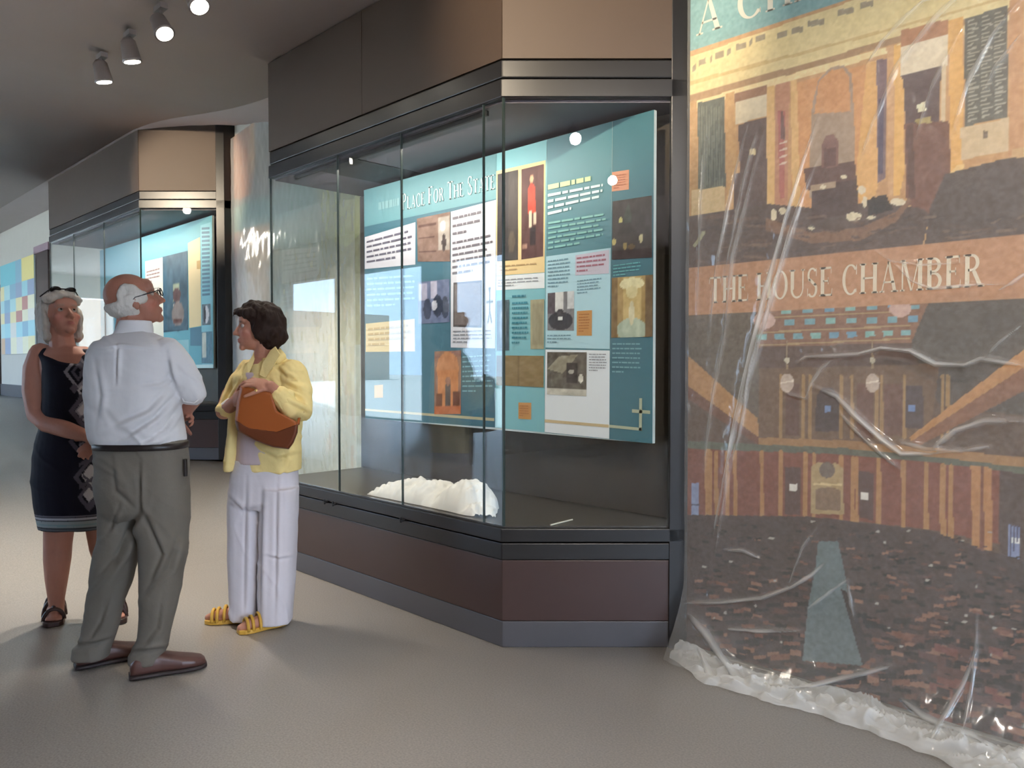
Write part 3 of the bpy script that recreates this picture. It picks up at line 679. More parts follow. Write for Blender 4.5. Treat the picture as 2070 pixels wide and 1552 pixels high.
# ------------------------------------------------------------------ photo murals
def rect(x0, y0, x1, y1): return [(x0, y0), (x1, y0), (x1, y1), (x0, y1)]
class Mural:
    def __init__(s, name, a, b, z0, z1, step, base, label):
        s.a = np.array(a, float); s.b = np.array(b, float); L = np.linalg.norm(s.b - s.a); s.L = L
        s.nu = int(L / step) + 1; s.nv = int((z1 - z0) / step) + 1
        d = (s.b - s.a) / L; s.n = np.array([d[1], -d[0]])
        uu, vv = np.meshgrid(np.linspace(0, 1, s.nu), np.linspace(z0, z1, s.nv))
        s.P = np.stack([s.a[0] + (s.b[0] - s.a[0]) * uu, s.a[1] + (s.b[1] - s.a[1]) * uu, vv], -1)
        s.px, s.py = project(s.P.reshape(-1, 3)); s.px = s.px.reshape(uu.shape); s.py = s.py.reshape(uu.shape)
        s.c = np.ones(uu.shape + (3,)) * np.array(base, float); s.name = name; s.label = label; s.z0 = z0; s.z1 = z1
        s.uu = uu; s.vv = vv
    def poly(s, pts, col, a=1.0):
        m = inpoly(s.px, s.py, pts); s.c[m] = s.c[m] * (1 - a) + np.array(col, float) * a
    def ell(s, cx, cy, rx, ry, col, a=1.0):
        m = ((s.px - cx) / rx) ** 2 + ((s.py - cy) / ry) ** 2 < 1; s.c[m] = s.c[m] * (1 - a) + np.array(col, float) * a
    def line(s, pts, w, col, a=1.0):
        for (x0, y0), (x1, y1) in zip(pts, pts[1:]):
            dx, dy = x1 - x0, y1 - y0; l2 = dx * dx + dy * dy
            t = np.clip(((s.px - x0) * dx + (s.py - y0) * dy) / l2, 0, 1)
            m = np.hypot(s.px - x0 - t * dx, s.py - y0 - t * dy) < w / 2
            s.c[m] = s.c[m] * (1 - a) + np.array(col, float) * a
    def build(s, amp=14, sc=60, sat=1.0):
        c = s.c + ((fbm(s.uu * s.L * sc, s.vv * sc, 7) - 0.47) * 2 * amp)[..., None]
        k = np.ones(3) / 3
        g = c.mean(-1, keepdims=True); c = np.clip(g + (c - g) * sat, 2, 255)
        mid = (s.a + s.b) / 2
        s.root = tag(empty(s.name, (mid[0], mid[1], s.z0)), s.label, 'mural')
        o = mesh_obj('printed_sheet', s.P.reshape(-1, 3), grid_faces(s.nu, s.nv), M['print'], s.root); set_cols(o, lina(c.reshape(-1, 3)))
        a, b = s.a, s.b
        MB().prism([a - s.n * .002, b - s.n * .002, b - s.n * .010, a - s.n * .010], s.z0, s.z1).build('backing_board', M['board'], s.root)
        return s.root
    def letters(s, text, x0, x1, z, cap, col, small=None, name='lettering'):
        gs, W = word_polys(text, small=small); d = (s.b - s.a) / s.L
        for ps in gs:
            b = MB()
            for p in ps:
                q = []
                for x, y in p:
                    t = x0 + (x1 - x0) * x / W; xy = s.a + d * (t - s.a[0]) / d[0] + s.n * 0.0015
                    q.append((xy[0], xy[1], z + cap * y))
                b.add(q, [tuple(range(len(q)))])
            b.build('letter', flat(col), s.root)

MU = Mural('wall_mural', (-1.925, YN - 0.012), (-0.30, YN - 0.012), 0.02, 3.26, 0.0048, (196, 150, 98),
           'tall photo mural lettered The House Chamber, under clear plastic sheeting')
P = MU.poly
# upper picture: rostrum wall of the chamber
P(rect(1380, -200, 2600, 560), (198, 150, 98))
P([(1380, 116), (1404, 112), (1740, -4), (2300, -210), (2300, -60), (2080, 8), (1830, 72), (1590, 140), (1548, 152), (1380, 205)], (226, 206, 146))
for x, y, w in ((1403, 137, 7), (1420, 124, 14), (1438, 118, 5), (1454, 110, 17), (1474, 103, 8), (1498, 92, 20), (1518, 84, 5), (1537, 76, 20), (1581, 69, 20), (1612, 60, 22), (1650, 45, 34), (1710, 22, 34), (1752, 8, 26)):
    P([(x - w / 2, y - 2), (x + w / 2, y - 8), (x + w / 2, y + 4), (x - w / 2, y + 10)], (150, 136, 112))
P([(1380, 168), (1548, 122), (1590, 112), (1830, 48), (2080, -20), (2080, -14), (1830, 54), (1590, 119), (1548, 130), (1380, 176)], (206, 176, 116))
P([(1380, 196), (1548, 148), (1592, 138), (1830, 70), (2080, 6), (2080, 16), (1830, 82), (1592, 152), (1548, 162), (1380, 212)], (168, 130, 90))
P([(1380, 212), (1548, 162), (1592, 152), (1830, 84), (2080, 18), (2080, 30), (1830, 98), (1592, 166), (1548, 178), (1380, 226)], (236, 210, 152))
P([(1466, 195), (1550, 172), (1550, 190), (1466, 214)], (150, 104, 74))
P([(1600, 170), (1760, 128), (1760, 420), (1600, 420)], (212, 150, 92))
m_ = [(1635, 400), (1637, 300), (1642, 210), (1655, 160), (1680, 135), (1705, 132), (1722, 150), (1727, 240), (1728, 400)]
P(m_, (166, 140, 116)); P([(1646, 230), (1655, 165), (1680, 142), (1704, 138), (1716, 155), (1720, 225)], (206, 144, 88))
P([(1410, 208), (1464, 196), (1467, 378), (1412, 388)], (84, 92, 84)); P([(1396, 205), (1408, 202), (1412, 430), (1396, 436)], (190, 146, 92))
for k in range(10):
    x = 1413 + k * 5; MU.line([(x, 215), (x + 2, 378)], 1.6, (112, 118, 104))
P([(1466, 190), (1484, 186), (1498, 430), (1470, 436)], (208, 160, 100))
P([(1486, 206), (1556, 188), (1556, 232), (1486, 252)], (222, 206, 172))
P([(1492, 252), (1552, 236), (1550, 400), (1546, 470), (1484, 480), (1484, 352), (1496, 350)], (92, 70, 66))
P(rect(1515, 301, 1528, 313), (230, 210, 160)); P([(1398, 385), (1466, 376), (1466, 430), (1398, 440)], (214, 184, 132))
P([(1550, 175), (1566, 172), (1566, 436), (1550, 440)], (226, 180, 110)); P([(1567, 172), (1596, 164), (1592, 440), (1566, 440)], (190, 132, 98))
P([(1572, 225), (1588, 222), (1586, 400), (1576, 402)], (176, 96, 86)); P([(1578, 225), (1583, 224), (1588, 282), (1578, 282)], (110, 76, 72))
for k in range(4): MU.line([(1576, 290 + k * 14), (1590, 286 + k * 14)], 3, (216, 190, 166))
P([(1598, 164), (1611, 160), (1618, 430), (1602, 436)], (224, 178, 112))
P([(1752, 128), (1772, 122), (1776, 370), (1766, 408), (1740, 408), (1728, 380)], (224, 170, 98))
P([(1772, 122), (1792, 118), (1790, 360), (1774, 370)], (120, 96, 104)); P([(1777, 200), (1787, 198), (1784, 350), (1775, 352)], (70, 64, 92))
P([(1792, 96), (1808, 92), (1810, 390), (1795, 396)], (208, 160, 110)); P([(1808, 92), (1826, 88), (1828, 350), (1818, 396), (1806, 396)], (232, 178, 96))
P([(1820, 62), (1918, 38), (1918, 70), (1820, 96)], (176, 118, 78))
P([(1822, 96), (1916, 70), (1914, 132), (1820, 154)], (226, 210, 180))
P([(1820, 154), (1912, 130), (1902, 142), (1900, 250), (1830, 252), (1826, 162)], (88, 66, 66))
P([(1903, 134), (1914, 131), (1912, 246), (1901, 244)], (214, 190, 150))
P([(1828, 250), (1918, 244), (1922, 340), (1905, 430), (1850, 432), (1832, 400)], (118, 76, 62)); P([(1832, 252), (1846, 251), (1850, 400), (1836, 402)], (92, 60, 52))
P([(1853, 212), (1870, 205), (1872, 224), (1856, 228)], (240, 226, 190)); P([(1850, 242), (1880, 236), (1884, 248), (1852, 250)], (170, 150, 92))
P([(1916, 42), (1948, 34), (1946, 340), (1922, 346)], (226, 170, 90)); P([(1936, 334), (1950, 330), (1944, 350), (1920, 350)], (230, 190, 120))
P([(1950, 38), (2037, 10), (2037, 236), (1950, 256)], (92, 90, 80))
for k in range(3):
    x0 = 1958 + k * 27
    for t in range(26):
        y = 44 + t * 8 - k * 8; MU.line([(x0, y), (x0 + 15 + 5 * ((t * 7) % 3 - 1), y - 4)], 3.2, (158, 154, 136))
P([(1942, 258), (2048, 236), (2048, 302), (1942, 324)], (206, 180, 140)); P(rect(1988, 264, 1998, 280), (110, 92, 76))
P([(2040, 0), (2600, -140), (2600, 330), (2040, 316)], (196, 144, 96)); P([(2046, 302), (2600, 170), (2600, 500), (2046, 330)], (200, 160, 110))
P([(1910, 352), (2040, 318), (2600, 330), (2600, 560), (1860, 560), (1880, 420)], (82, 68, 64))
P([(1380, 440), (1470, 424), (1552, 412), (1640, 420), (1760, 408), (1860, 420), (1880, 432), (1850, 560), (1380, 560)], (86, 68, 62))
P([(1548, 440), (1640, 470), (1740, 460), (1810, 428), (1838, 398), (1842, 408), (1812, 448), (1740, 486), (1640, 492), (1548, 466)], (128, 92, 70))
P([(1625, 340), (1728, 326), (1734, 380), (1630, 384)], (96, 64, 58)); P([(1640, 378), (1732, 362), (1736, 432), (1640, 446)], (74, 52, 50))
P([(1661, 340), (1662, 292), (1670, 274), (1686, 272), (1696, 286), (1694, 336)], (126, 84, 74)); P([(1665, 300), (1690, 298), (1690, 334), (1665, 338)], (100, 62, 56))
P([(1638, 374), (1690, 366), (1690, 378), (1638, 386)], (168, 140, 112))
for x, y, rx, ry in ((1706, 358, 7, 4), (1640, 460, 7, 5), (1664, 378, 6, 4), (1748, 408, 5, 11), (1762, 440, 9, 4), (1726, 438, 16, 9), (1815, 408, 16, 7), (1742, 384, 8, 8), (1582, 426, 7, 7), (1564, 434, 6, 12)):
    MU.ell(x, y, rx, ry, (220, 206, 172))
P([(1752, 404), (1790, 392), (1806, 424), (1756, 436)], (44, 38, 40)); MU.line([(1765, 398), (1772, 432)], 4, (30, 26, 30))
for k in range(160):
    x = random.uniform(1400, 2060); y = random.uniform(440, 540); MU.line([(x, y), (x + random.uniform(10, 50), y + random.uniform(-10, 4))], random.uniform(2, 6), random.choice([(64, 54, 54), (110, 80, 66), (96, 76, 68), (128, 98, 80)]), 0.6)
MU.line([(1404, 496), (1416, 480), (1422, 470)], 7, (150, 146, 110))
# lower picture: the whole chamber
m = (MU.vv < 1.545); MU.c[m] = (94, 74, 62)
P([(1380, 640), (1530, 630), (1540, 900), (1380, 760)], (96, 84, 72)); P([(1840, 612), (2600, 560), (2600, 900), (1900, 820), (1840, 700)], (78, 70, 64))
P([(1530, 626), (1660, 617), (1880, 604), (1842, 692), (1530, 702)], (132, 92, 70))
for row, (y0, dy, n, x0, x1) in enumerate(((630, -10, 7, 1590, 1850), (652, -7, 7, 1596, 1846), (681, -8, 9, 1540, 1832))):
    for k in range(n):
        x = x0 + (x1 - x0) * k / (n - 1); y = y0 + dy * k / (n - 1)
        h = 4 if row == 0 else 6
        P([(x - 11, y - h), (x + 9, y - h - 1), (x + 10, y + h - 1), (x - 10, y + h)], random.choice([(118, 170, 176), (108, 158, 170), (124, 176, 170), (98, 150, 178)]))
for y in (638, 668, 694): MU.line([(1534, y + 4), (1840, y - 10)], 3, (170, 140, 96))
P([(1534, 702), (1842, 692), (1850, 740), (1534, 752)], (90, 68, 60)); P([(1534, 745), (1900, 735), (1880, 880), (1840, 905), (1534, 890)], (110, 84, 64))
for x in (1578, 1624, 1638, 1700, 1722, 1772, 1782, 1828, 1905, 1916): MU.line([(x, 760), (x, 884)], 7, (158, 122, 78))
P([(1588, 775), (1616, 775), (1616, 880), (1588, 880)], (96, 66, 56)); P([(1732, 775), (1765, 775), (1765, 886), (1732, 884)], (104, 70, 58)); P(rect(1786, 775, 1824, 880), (104, 70, 58))
P([(1648, 872), (1650, 800), (1662, 784), (1682, 784), (1696, 800), (1697, 872)], (72, 58, 58)); P(rect(1830, 780, 1866, 866), (76, 62, 64))
P(rect(1667, 819, 1679, 833), (112, 140, 190)); P(rect(1836, 818, 1851, 832), (104, 134, 190))
for x in (1591, 1764):
    MU.line([(x, 690), (x, 745)], 3, (150, 126, 96)); MU.ell(x, 728, 6, 6, (196, 186, 160)); MU.ell(x, 774, 14, 19, (186, 166, 150)); MU.line([(x - 12, 774), (x + 12, 770)], 3, (220, 208, 190))
for x, y in ((1545, 648), (1820, 624)): MU.ell(x, y, 22, 17, (196, 160, 146))
P([(1380, 716), (1395, 722), (1532, 846), (1534, 884), (1380, 772)], (176, 128, 78)); P([(1380, 772), (1534, 884), (1534, 900), (1380, 800)], (110, 72, 56))
P([(2600, 380), (2070, 706), (1838, 884), (1842, 892), (2070, 742), (2600, 440)], (182, 128, 76)); P([(2600, 440), (2070, 742), (1842, 892), (1856, 902), (2070, 790), (2600, 540)], (130, 86, 62))
P([(1534, 884), (1700, 890), (1880, 905), (2070, 925), (2600, 1000), (2600, 1030), (2070, 948), (1880, 926), (1700, 908), (1534, 902)], (160, 118, 74))
P([(1380, 890), (1534, 898), (1700, 905), (1880, 922), (2070, 945), (2600, 1020), (2600, 1040), (2070, 958), (1880, 934), (1700, 918), (1534, 912), (1380, 906)], (92, 96, 82))
P([(1380, 906), (1534, 912), (1700, 918), (1880, 934), (2070, 958), (2600, 1050), (2600, 1250), (2070, 1110), (1880, 1070), (1640, 1044), (1380, 1040)], (126, 70, 54))
for x, w in ((1432, 14), (1448, 8), (1470, 8), (1486, 8), (1540, 8), (1578, 9), (1628, 9), (1645, 7), (1700, 9), (1724, 8), (1732, 7), (1776, 10), (1826, 9), (1872, 10), (1906, 12), (1922, 10)):
    y0 = 914 + max(0, x - 1600) * .09; MU.line([(x, y0), (x, 1042 + max(0, x - 1640) * .16)], w, (176, 126, 76))
P([(1640, 944), (1652, 934), (1690, 936), (1704, 946), (1706, 1040), (1640, 1038)], (176, 150, 104)); MU.ell(1672, 950, 16, 16, (110, 96, 86)); P([(1648, 990), (1662, 985), (1684, 985), (1700, 992), (1700, 1032), (1648, 1030)], (130, 104, 80)); MU.line([(1646, 978), (1700, 980)], 4, (220, 196, 140))
P(rect(1586, 944, 1618, 1040), (84, 58, 54)); P([(1736, 952), (1766, 956), (1766, 1052), (1736, 1046)], (84, 58, 54)); P(rect(1596, 978, 1611, 992), (226, 222, 214)); P(rect(1740, 995, 1756, 1010), (226, 222, 214))
P([(1962, 940), (2006, 946), (2004, 1140), (1966, 1130)], (180, 124, 74)); MU.line([(1985, 945), (1985, 1130)], 8, (120, 74, 56))
P([(2020, 950), (2600, 1050), (2600, 1500), (2020, 1180)], (82, 66, 62))
P([(2037, 1060), (2062, 1066), (2062, 1192), (2040, 1190)], (120, 134, 178)); P([(2040, 1084), (2060, 1088), (2060, 1100), (2040, 1096)], (226, 232, 244))
for x in (2043, 2050, 2057): MU.line([(x, 1062), (x, 1190)], 1.5, (80, 80, 110))
P([(1398, 976), (1413, 976), (1413, 1066), (1398, 1064)], (134, 150, 190)); MU.line([(1398, 1020), (1413, 1020)], 3, (80, 80, 100))
# rows of desks
P([(1380, 1040), (1640, 1044), (1880, 1072), (2020, 1120), (2600, 1280), (2600, 1900), (1380, 1500)], (70, 56, 54))
rd = random.Random(21)
for k in range(1000):
    t = rd.random() ** 0.8; y = 1048 + t * 420; x = rd.uniform(1395, 2075); y += max(0, x - 1700) * .12
    w = 9 + 40 * t * rd.uniform(.5, 1.2); h = 3 + 11 * t * rd.uniform(.5, 1.3); sl = rd.uniform(-.1, .25)
    P([(x, y), (x + w, y + sl * w), (x + w, y + sl * w + h), (x, y + h)], rd.choice([(122, 78, 62), (98, 66, 58), (44, 36, 38), (56, 46, 46), (142, 98, 80), (34, 28, 30), (84, 62, 58), (30, 26, 30)]))
for k in range(34):
    x = rd.uniform(1400, 2060); y = rd.uniform(1050, 1330); MU.ell(x, y, rd.uniform(2, 6), rd.uniform(1.5, 3), (170, 160, 150))
for k in range(40):
    x = rd.uniform(1850, 2070); y = rd.uniform(1300, 1540); w = rd.uniform(20, 60); P([(x, y), (x + w, y + .3 * w), (x + w, y + .3 * w + 16), (x, y + 14)], rd.choice([(120, 70, 62), (58, 46, 48), (92, 62, 58)]))
P([(1654, 1094), (1694, 1094), (1706, 1150), (1722, 1240), (1744, 1345), (1622, 1335), (1634, 1220), (1648, 1150)], (98, 116, 122))
P([(1700, 1190), (1720, 1200), (1760, 1330), (1744, 1345)], (52, 44, 46))
# colour fields that carry the lettering
zb0, zb1 = 1.540, 1.757
m = (MU.vv > zb0) & (MU.vv < zb1); MU.c[m] = (182, 130, 92)
m = (MU.vv > 2.732); MU.c[m] = (112, 166, 172)
MU.c = MU.c * 1.06 + 10
MU.build(amp=20, sc=80, sat=0.92)
xl = on_y(1437, 617, YN)[0]; xr = on_y(1990, 570, YN)[0]
MU.letters('THE HOUSE CHAMBER', xl, xr, 1.588, 0.116, (240, 228, 204))
MU.letters('A CHA', on_y(1410, 80, YN)[0], on_y(1662, 0, YN)[0], 2.792, 0.150, (238, 236, 222), small=0.86)

# mural between the two cases
def ang(t): return (-4.74 + (-7.55 + 4.74) * t, 3.20 + (3.561 - 3.20) * t - 0.012)
M2 = Mural('wall_mural', ang(1.0), ang(0.0), 0.05, 3.60, 0.011, (196, 176, 150), 'pale photo mural on the wall between the two glass cases')
P2 = M2.poly
P2(rect(380, 0, 800, 420), (150, 146, 136))
P2([(467, 400), (466, 280), (474, 216), (490, 200), (506, 206), (514, 240), (516, 330), (506, 392), (486, 404)], (190, 140, 110)); P2([(506, 230), (513, 236), (514, 340), (506, 350)], (226, 180, 120))
P2([(380, 450), (460, 425), (545, 390), (690, 330), (800, 280), (800, 360), (680, 400), (545, 450), (460, 475), (380, 500)], (150, 176, 164))
P2([(380, 500), (460, 475), (545, 450), (680, 400), (800, 360), (800, 1000), (380, 1000)], (204, 172, 146))
P2([(500, 462), (545, 450), (545, 640), (500, 640)], (226, 184, 138)); P2([(462, 480), (480, 476), (480, 960), (462, 960)], (190, 150, 136)); P2([(480, 476), (500, 470), (500, 960), (480, 960)], (214, 186, 164))
P2([(545, 450), (800, 360), (800, 700), (545, 690)], (170, 168, 140)); P2([(545, 690), (800, 700), (800, 1000), (545, 1000)], (176, 182, 172))
P2([(640, 380), (730, 350), (730, 470), (700, 500), (660, 480)], (196, 196, 150)); P2([(664, 540), (690, 540), (690, 800), (664, 800)], (196, 192, 166)); P2([(700, 540), (716, 540), (716, 800), (700, 800)], (190, 186, 160))
P2([(580, 560), (650, 540), (650, 660), (580, 670)], (156, 146, 118))
for k in range(70):
    x = random.uniform(455, 740); y = random.uniform(480, 940); M2.line([(x, y), (x + random.uniform(-4, 4), y + random.uniform(20, 90))], random.uniform(2, 6), random.choice([(170, 140, 124), (222, 200, 176), (150, 150, 134), (200, 190, 160)]), 0.5)
M2.build(amp=16, sc=26)

# ------------------------------------------------------------------ plastic sheeting
M['plastic'] = plastic_mat('clear_plastic', 0.17, 0.9)
M['hem'] = plastic_mat('bunched_plastic', 0.62, 0.95)
RIDGES = [
    ([(1668, 225), (1632, 330), (1600, 440), (1556, 600), (1520, 760), (1490, 900), (1450, 1080)], 5, .020),
    ([(1672, 300), (1630, 400), (1606, 480), (1570, 600), (1530, 740), (1505, 880), (1480, 960)], 4, .016),
    ([(1640, 380), (1585, 560), (1545, 700), (1500, 860)], 4, .012), ([(1560, 240), (1520, 400), (1490, 520), (1470, 700)], 5, .010),
    ([(1540, 260), (1500, 430), (1470, 580)], 4, .010), ([(1520, 250), (1480, 430), (1455, 560)], 4, .009), ([(1500, 340), (1460, 520), (1440, 700)], 4, .008),
    ([(1440, 220), (1425, 420), (1418, 640)], 5, .006), ([(1480, 640), (1450, 800), (1430, 960)], 5, .009), ([(1545, 640), (1500, 830), (1475, 1000), (1450, 1130)], 4, .013),
    ([(2010, -60), (1900, 40), (1820, 140), (1770, 260), (1745, 330)], 6, .014), ([(1960, -60), (1860, 20), (1790, 90), (1750, 150)], 5, .012),
    ([(2080, -10), (2010, 80), (1960, 180), (1925, 290)], 5, .012), ([(2080, 60), (2020, 140), (1985, 210)], 5, .010), ([(1950, 60), (1890, 180), (1850, 300)], 5, .008),
    ([(1620, 735), (1640, 722), (1690, 720), (1745, 716), (1790, 704), (1850, 710), (1900, 736), (1960, 738), (1990, 726), (2080, 740)], 6, .030),
    ([(1700, 722), (1670, 745), (1650, 775), (1638, 805), (1600, 795), (1578, 780)], 4, .014), ([(1655, 782), (1700, 800), (1740, 840), (1790, 885), (1830, 915), (1890, 915), (1930, 905)], 6, .022),
    ([(1700, 830), (1760, 890), (1830, 950)], 5, .012), ([(1895, 905), (1940, 868), (2000, 850), (2080, 850)], 8, .030), ([(1820, 890), (1880, 905), (1950, 910), (2010, 900)], 6, .014),
    ([(1775, 508), (1810, 530), (1870, 538), (1960, 532)], 4, .012), ([(1800, 520), (1850, 570), (1890, 585), (1990, 576), (2040, 578)], 4, .012), ([(2020, 590), (2050, 575), (2090, 545)], 4, .012),
    ([(1395, 1212), (1470, 1212), (1550, 1204), (1610, 1182), (1650, 1158), (1680, 1130)], 5, .022), ([(1638, 1228), (1690, 1190), (1725, 1165)], 4, .016), ([(1490, 1260), (1550, 1266), (1632, 1268)], 4, .018),
    ([(1590, 1358), (1680, 1360), (1740, 1350), (1815, 1336)], 5, .024), ([(1470, 1110), (1510, 1110), (1550, 1130)], 4, .012), ([(1410, 1230), (1470, 1280), (1540, 1345), (1600, 1390), (1680, 1425), (1770, 1448)], 9, .030),
    ([(1440, 1280), (1500, 1350), (1570, 1420), (1640, 1460)], 8, .022), ([(1980, 1220), (1975, 1400), (1972, 1560)], 4, .010), ([(1900, 1500), (1930, 1430), (1960, 1370), (1985, 1300)], 6, .016), ([(1720, 1170), (1735, 1250)], 4, .01),
    ([(1700, 720), (1690, 700), (1720, 690)], 3, .008), ([(2080, 650), (2030, 690), (1990, 730)], 4, .012), ([(1600, 1185), (1632, 1100), (1660, 1060)], 4, .008), ([(1840, 1390), (1900, 1420), (1990, 1450), (2080, 1490)], 6, .014),
]
def sheet(name, x0, x1, z0, z1, step, ridges, flare, label, yfun, out=(0, -1)):
    nu = int(abs(x1 - x0) / step) + 1; nv = int((z1 - z0) / step) + 1
    xx, zz = np.meshgrid(np.linspace(x0, x1, nu), np.linspace(z0, z1, nv)); yb = yfun(xx)
    px, py = project(np.stack([xx, yb, zz], -1).reshape(-1, 3)); px = px.reshape(xx.shape); py = py.reshape(xx.shape)
    d = 0.018 + 0.016 * fbm(xx * 3, zz * 2.2, 3) + 0.007 * fbm(xx * 11, zz * 8, 5) + 0.003 * vnoise(xx * 34 + zz * 9, zz * 16, 9)
    fold_w = np.zeros(px.shape)
    for pl, wd, h in ridges:
        best = np.full(px.shape, 1e9); arc = np.zeros(px.shape); acc = 0.0
        tot = sum(math.hypot(b0[0] - a0[0], b0[1] - a0[1]) for a0, b0 in zip(pl, pl[1:]))
        for (ax, ay), (bx_, by_) in zip(pl, pl[1:]):
            dx, dy = bx_ - ax, by_ - ay; sl = math.hypot(dx, dy); t = np.clip(((px - ax) * dx + (py - ay) * dy) / (sl * sl), 0, 1)
            q = np.hypot(px - ax - t * dx, py - ay - t * dy); arc = np.where(q < best, (acc + t * sl) / tot, arc); best = np.minimum(best, q); acc += sl
        tp = np.sqrt(np.clip(np.sin(math.pi * np.clip(arc, .012, .988)), 0, 1)); ww = wd * (.45 + .75 * vnoise(arc * 7, arc * 0 + wd, int(h * 1e4)) * tp)
        fold_w = np.maximum(fold_w, tp * min(1, h / .022) * np.exp(-(best / (ww * .75)) ** 2) * (.25 + 1.0 * vnoise(px * .02, py * .02, int(wd * 10))))
        d += tp * (1.1 * h * np.exp(-(best / ww) ** 2) + 0.3 * h * np.exp(-(best / (wd * 5)) ** 2))
    d += flare * np.clip(1 - zz / 0.34, 0, 1) ** 1.7 * (0.8 + 0.5 * fbm(xx * 6, zz * 3, 11))
    V = np.stack([xx + out[0] * d, yb + out[1] * d, zz], -1).reshape(-1, 3)
    r = tag(empty(name, ((x0 + x1) / 2, float(yb.mean()), z0)), label, 'plastic sheet')
    o = mesh_obj('film', V, grid_faces(nu, nv), M['plastic'], r, True)
    la = o.data.attributes.new('fold_white', 'FLOAT', 'POINT'); la.data.foreach_set('value', fold_w.ravel().astype(np.float32)); return r
sh = sheet('plastic_sheet', -1.918, -0.36, 0.004, 3.262, 0.0044, RIDGES, 0.17, 'clear wrinkled plastic sheet hung over the large lettered mural', lambda x: np.full_like(x, YN - 0.014))
# bunched hem lying on the floor
nu, nv = 300, 44
tt, ss = np.meshgrid(np.linspace(0, 1, nu), np.linspace(0, 1, nv))
xx = -1.912 + 1.56 * tt
wid = 0.10 + 0.09 * fbm(tt * 14, tt * 0, 2) + 0.05 * tt
yc = YN - 0.075 - 0.10 * np.clip(tt * 6, 0, 1) - 0.03 * np.sin(tt * 9)
yy = yc + (0.5 - ss) * wid * 1.3
rg = 1 - np.abs(2 * fbm(xx * 7 + yy * 9, yy * 22 - xx * 5, 4, 3) - 1)
hh = np.sin(math.pi * ss) ** 0.5 * (0.006 + 0.075 * rg ** 3 * (0.35 + 0.9 * fbm(tt * 15, ss * 2, 8)))
yy = np.minimum(yy, YN - 0.035)
mesh_obj('gathered_hem', np.stack([xx, yy, 0.003 + hh], -1).reshape(-1, 3), grid_faces(nu, nv)[:, ::-1], M['hem'], sh, True)
d_ = np.array([-7.55 + 4.74, 3.561 - 3.20]); 
sheet('plastic_sheet', -7.5, -4.76, 0.3, 3.57, 0.022, [], 0.0, 'hazy plastic sheet over the pale mural between the cases', lambda x: 3.20 + (x + 4.74) / (-7.55 + 4.74) * 0.361 - 0.02)

# ------------------------------------------------------------------ things in the near case
def crumpled_cloth():
    # outline of the heap along the front edge of the deck, px -> deck points
    zd = 0.567
    f0 = on_plane(718, 1003, (0, 0, zd), (0, 0, 1)); f1 = on_plane(1003, 1035, (0, 0, zd), (0, 0, 1))
    nu, nv = 150, 44
    t, s = np.meshgrid(np.linspace(0, 1, nu), np.linspace(-1, 1, nv))
    prof = np.interp(t[0], [0, .06, .2, .26, .285, .3, .42, .5, .56, .63, .68, .73, .8, .87, .905, .93, .97, 1], [0, .05, .085, .085, .105, .08, .10, .095, .07, .055, .10, .135, .13, .10, .03, .05, .035, 0])
    ctr = f0[None, None, :] * (1 - t[..., None]) + f1[None, None, :] * t[..., None]
    front = np.array([0, -1.0, 0])
    yfr = YF1 + 0.035
    wid = np.interp(t[0], [0, .1, .3, .6, .8, .9, 1], [0.02, .09, .14, .15, .14, .10, .03])[None, :] * (0.85 + 0.4 * fbm(t * 9, t * 0, 3))
    y = np.maximum(yfr + 0.01, 0) + wid * (s + 1) * 0.9 + 0.02 * fbm(t * 12, s * 0, 4)
    x = ctr[..., 0] + 0.02 * (fbm(t * 10, s * 3, 7) - .5) + (s + 1) * 0.05
    base = np.clip(1 - np.abs(s) ** 2.2, 0, 1) ** 0.7
    h = prof[None, :] * base * (0.75 + 0.5 * fbm(t * 10 + s, s * 2.2, 12)) + base * 0.02 * (fbm(t * 34, s * 6, 13) - .3) + base * 0.012 * np.abs(np.sin(t * 60 + 5 * s + 4 * fbm(t * 6, s * 2, 4)))
    z = zd + 0.002 + np.clip(h, 0, 1)
    o = mesh_obj('white_cloth', np.stack([x, y, z], -1).reshape(-1, 3), grid_faces(nu, nv), mat('white_cotton', (240, 238, 232), 0.85, namt=0.03), None, True, origin=(float(x.mean()), float(y.mean()), zd))
    return tag(o, 'crumpled white cloth lying along the front of the case floor', 'cloth')
crumpled_cloth()
a = on_plane(1113, 1061, (0, 0, 0.571), (0, 0, 1)); b = on_plane(1157, 1050, (0, 0, 0.571), (0, 0, 1))
tag(MB().tube([a, a * .5 + b * .5, b], [0.004, 0.004, 0.004], 8, False).build('thin_rod', mat('white_rod', (206, 204, 190), 0.5), origin=tuple(a)), 'short thin white rod lying on the floor of the near case', 'rod')

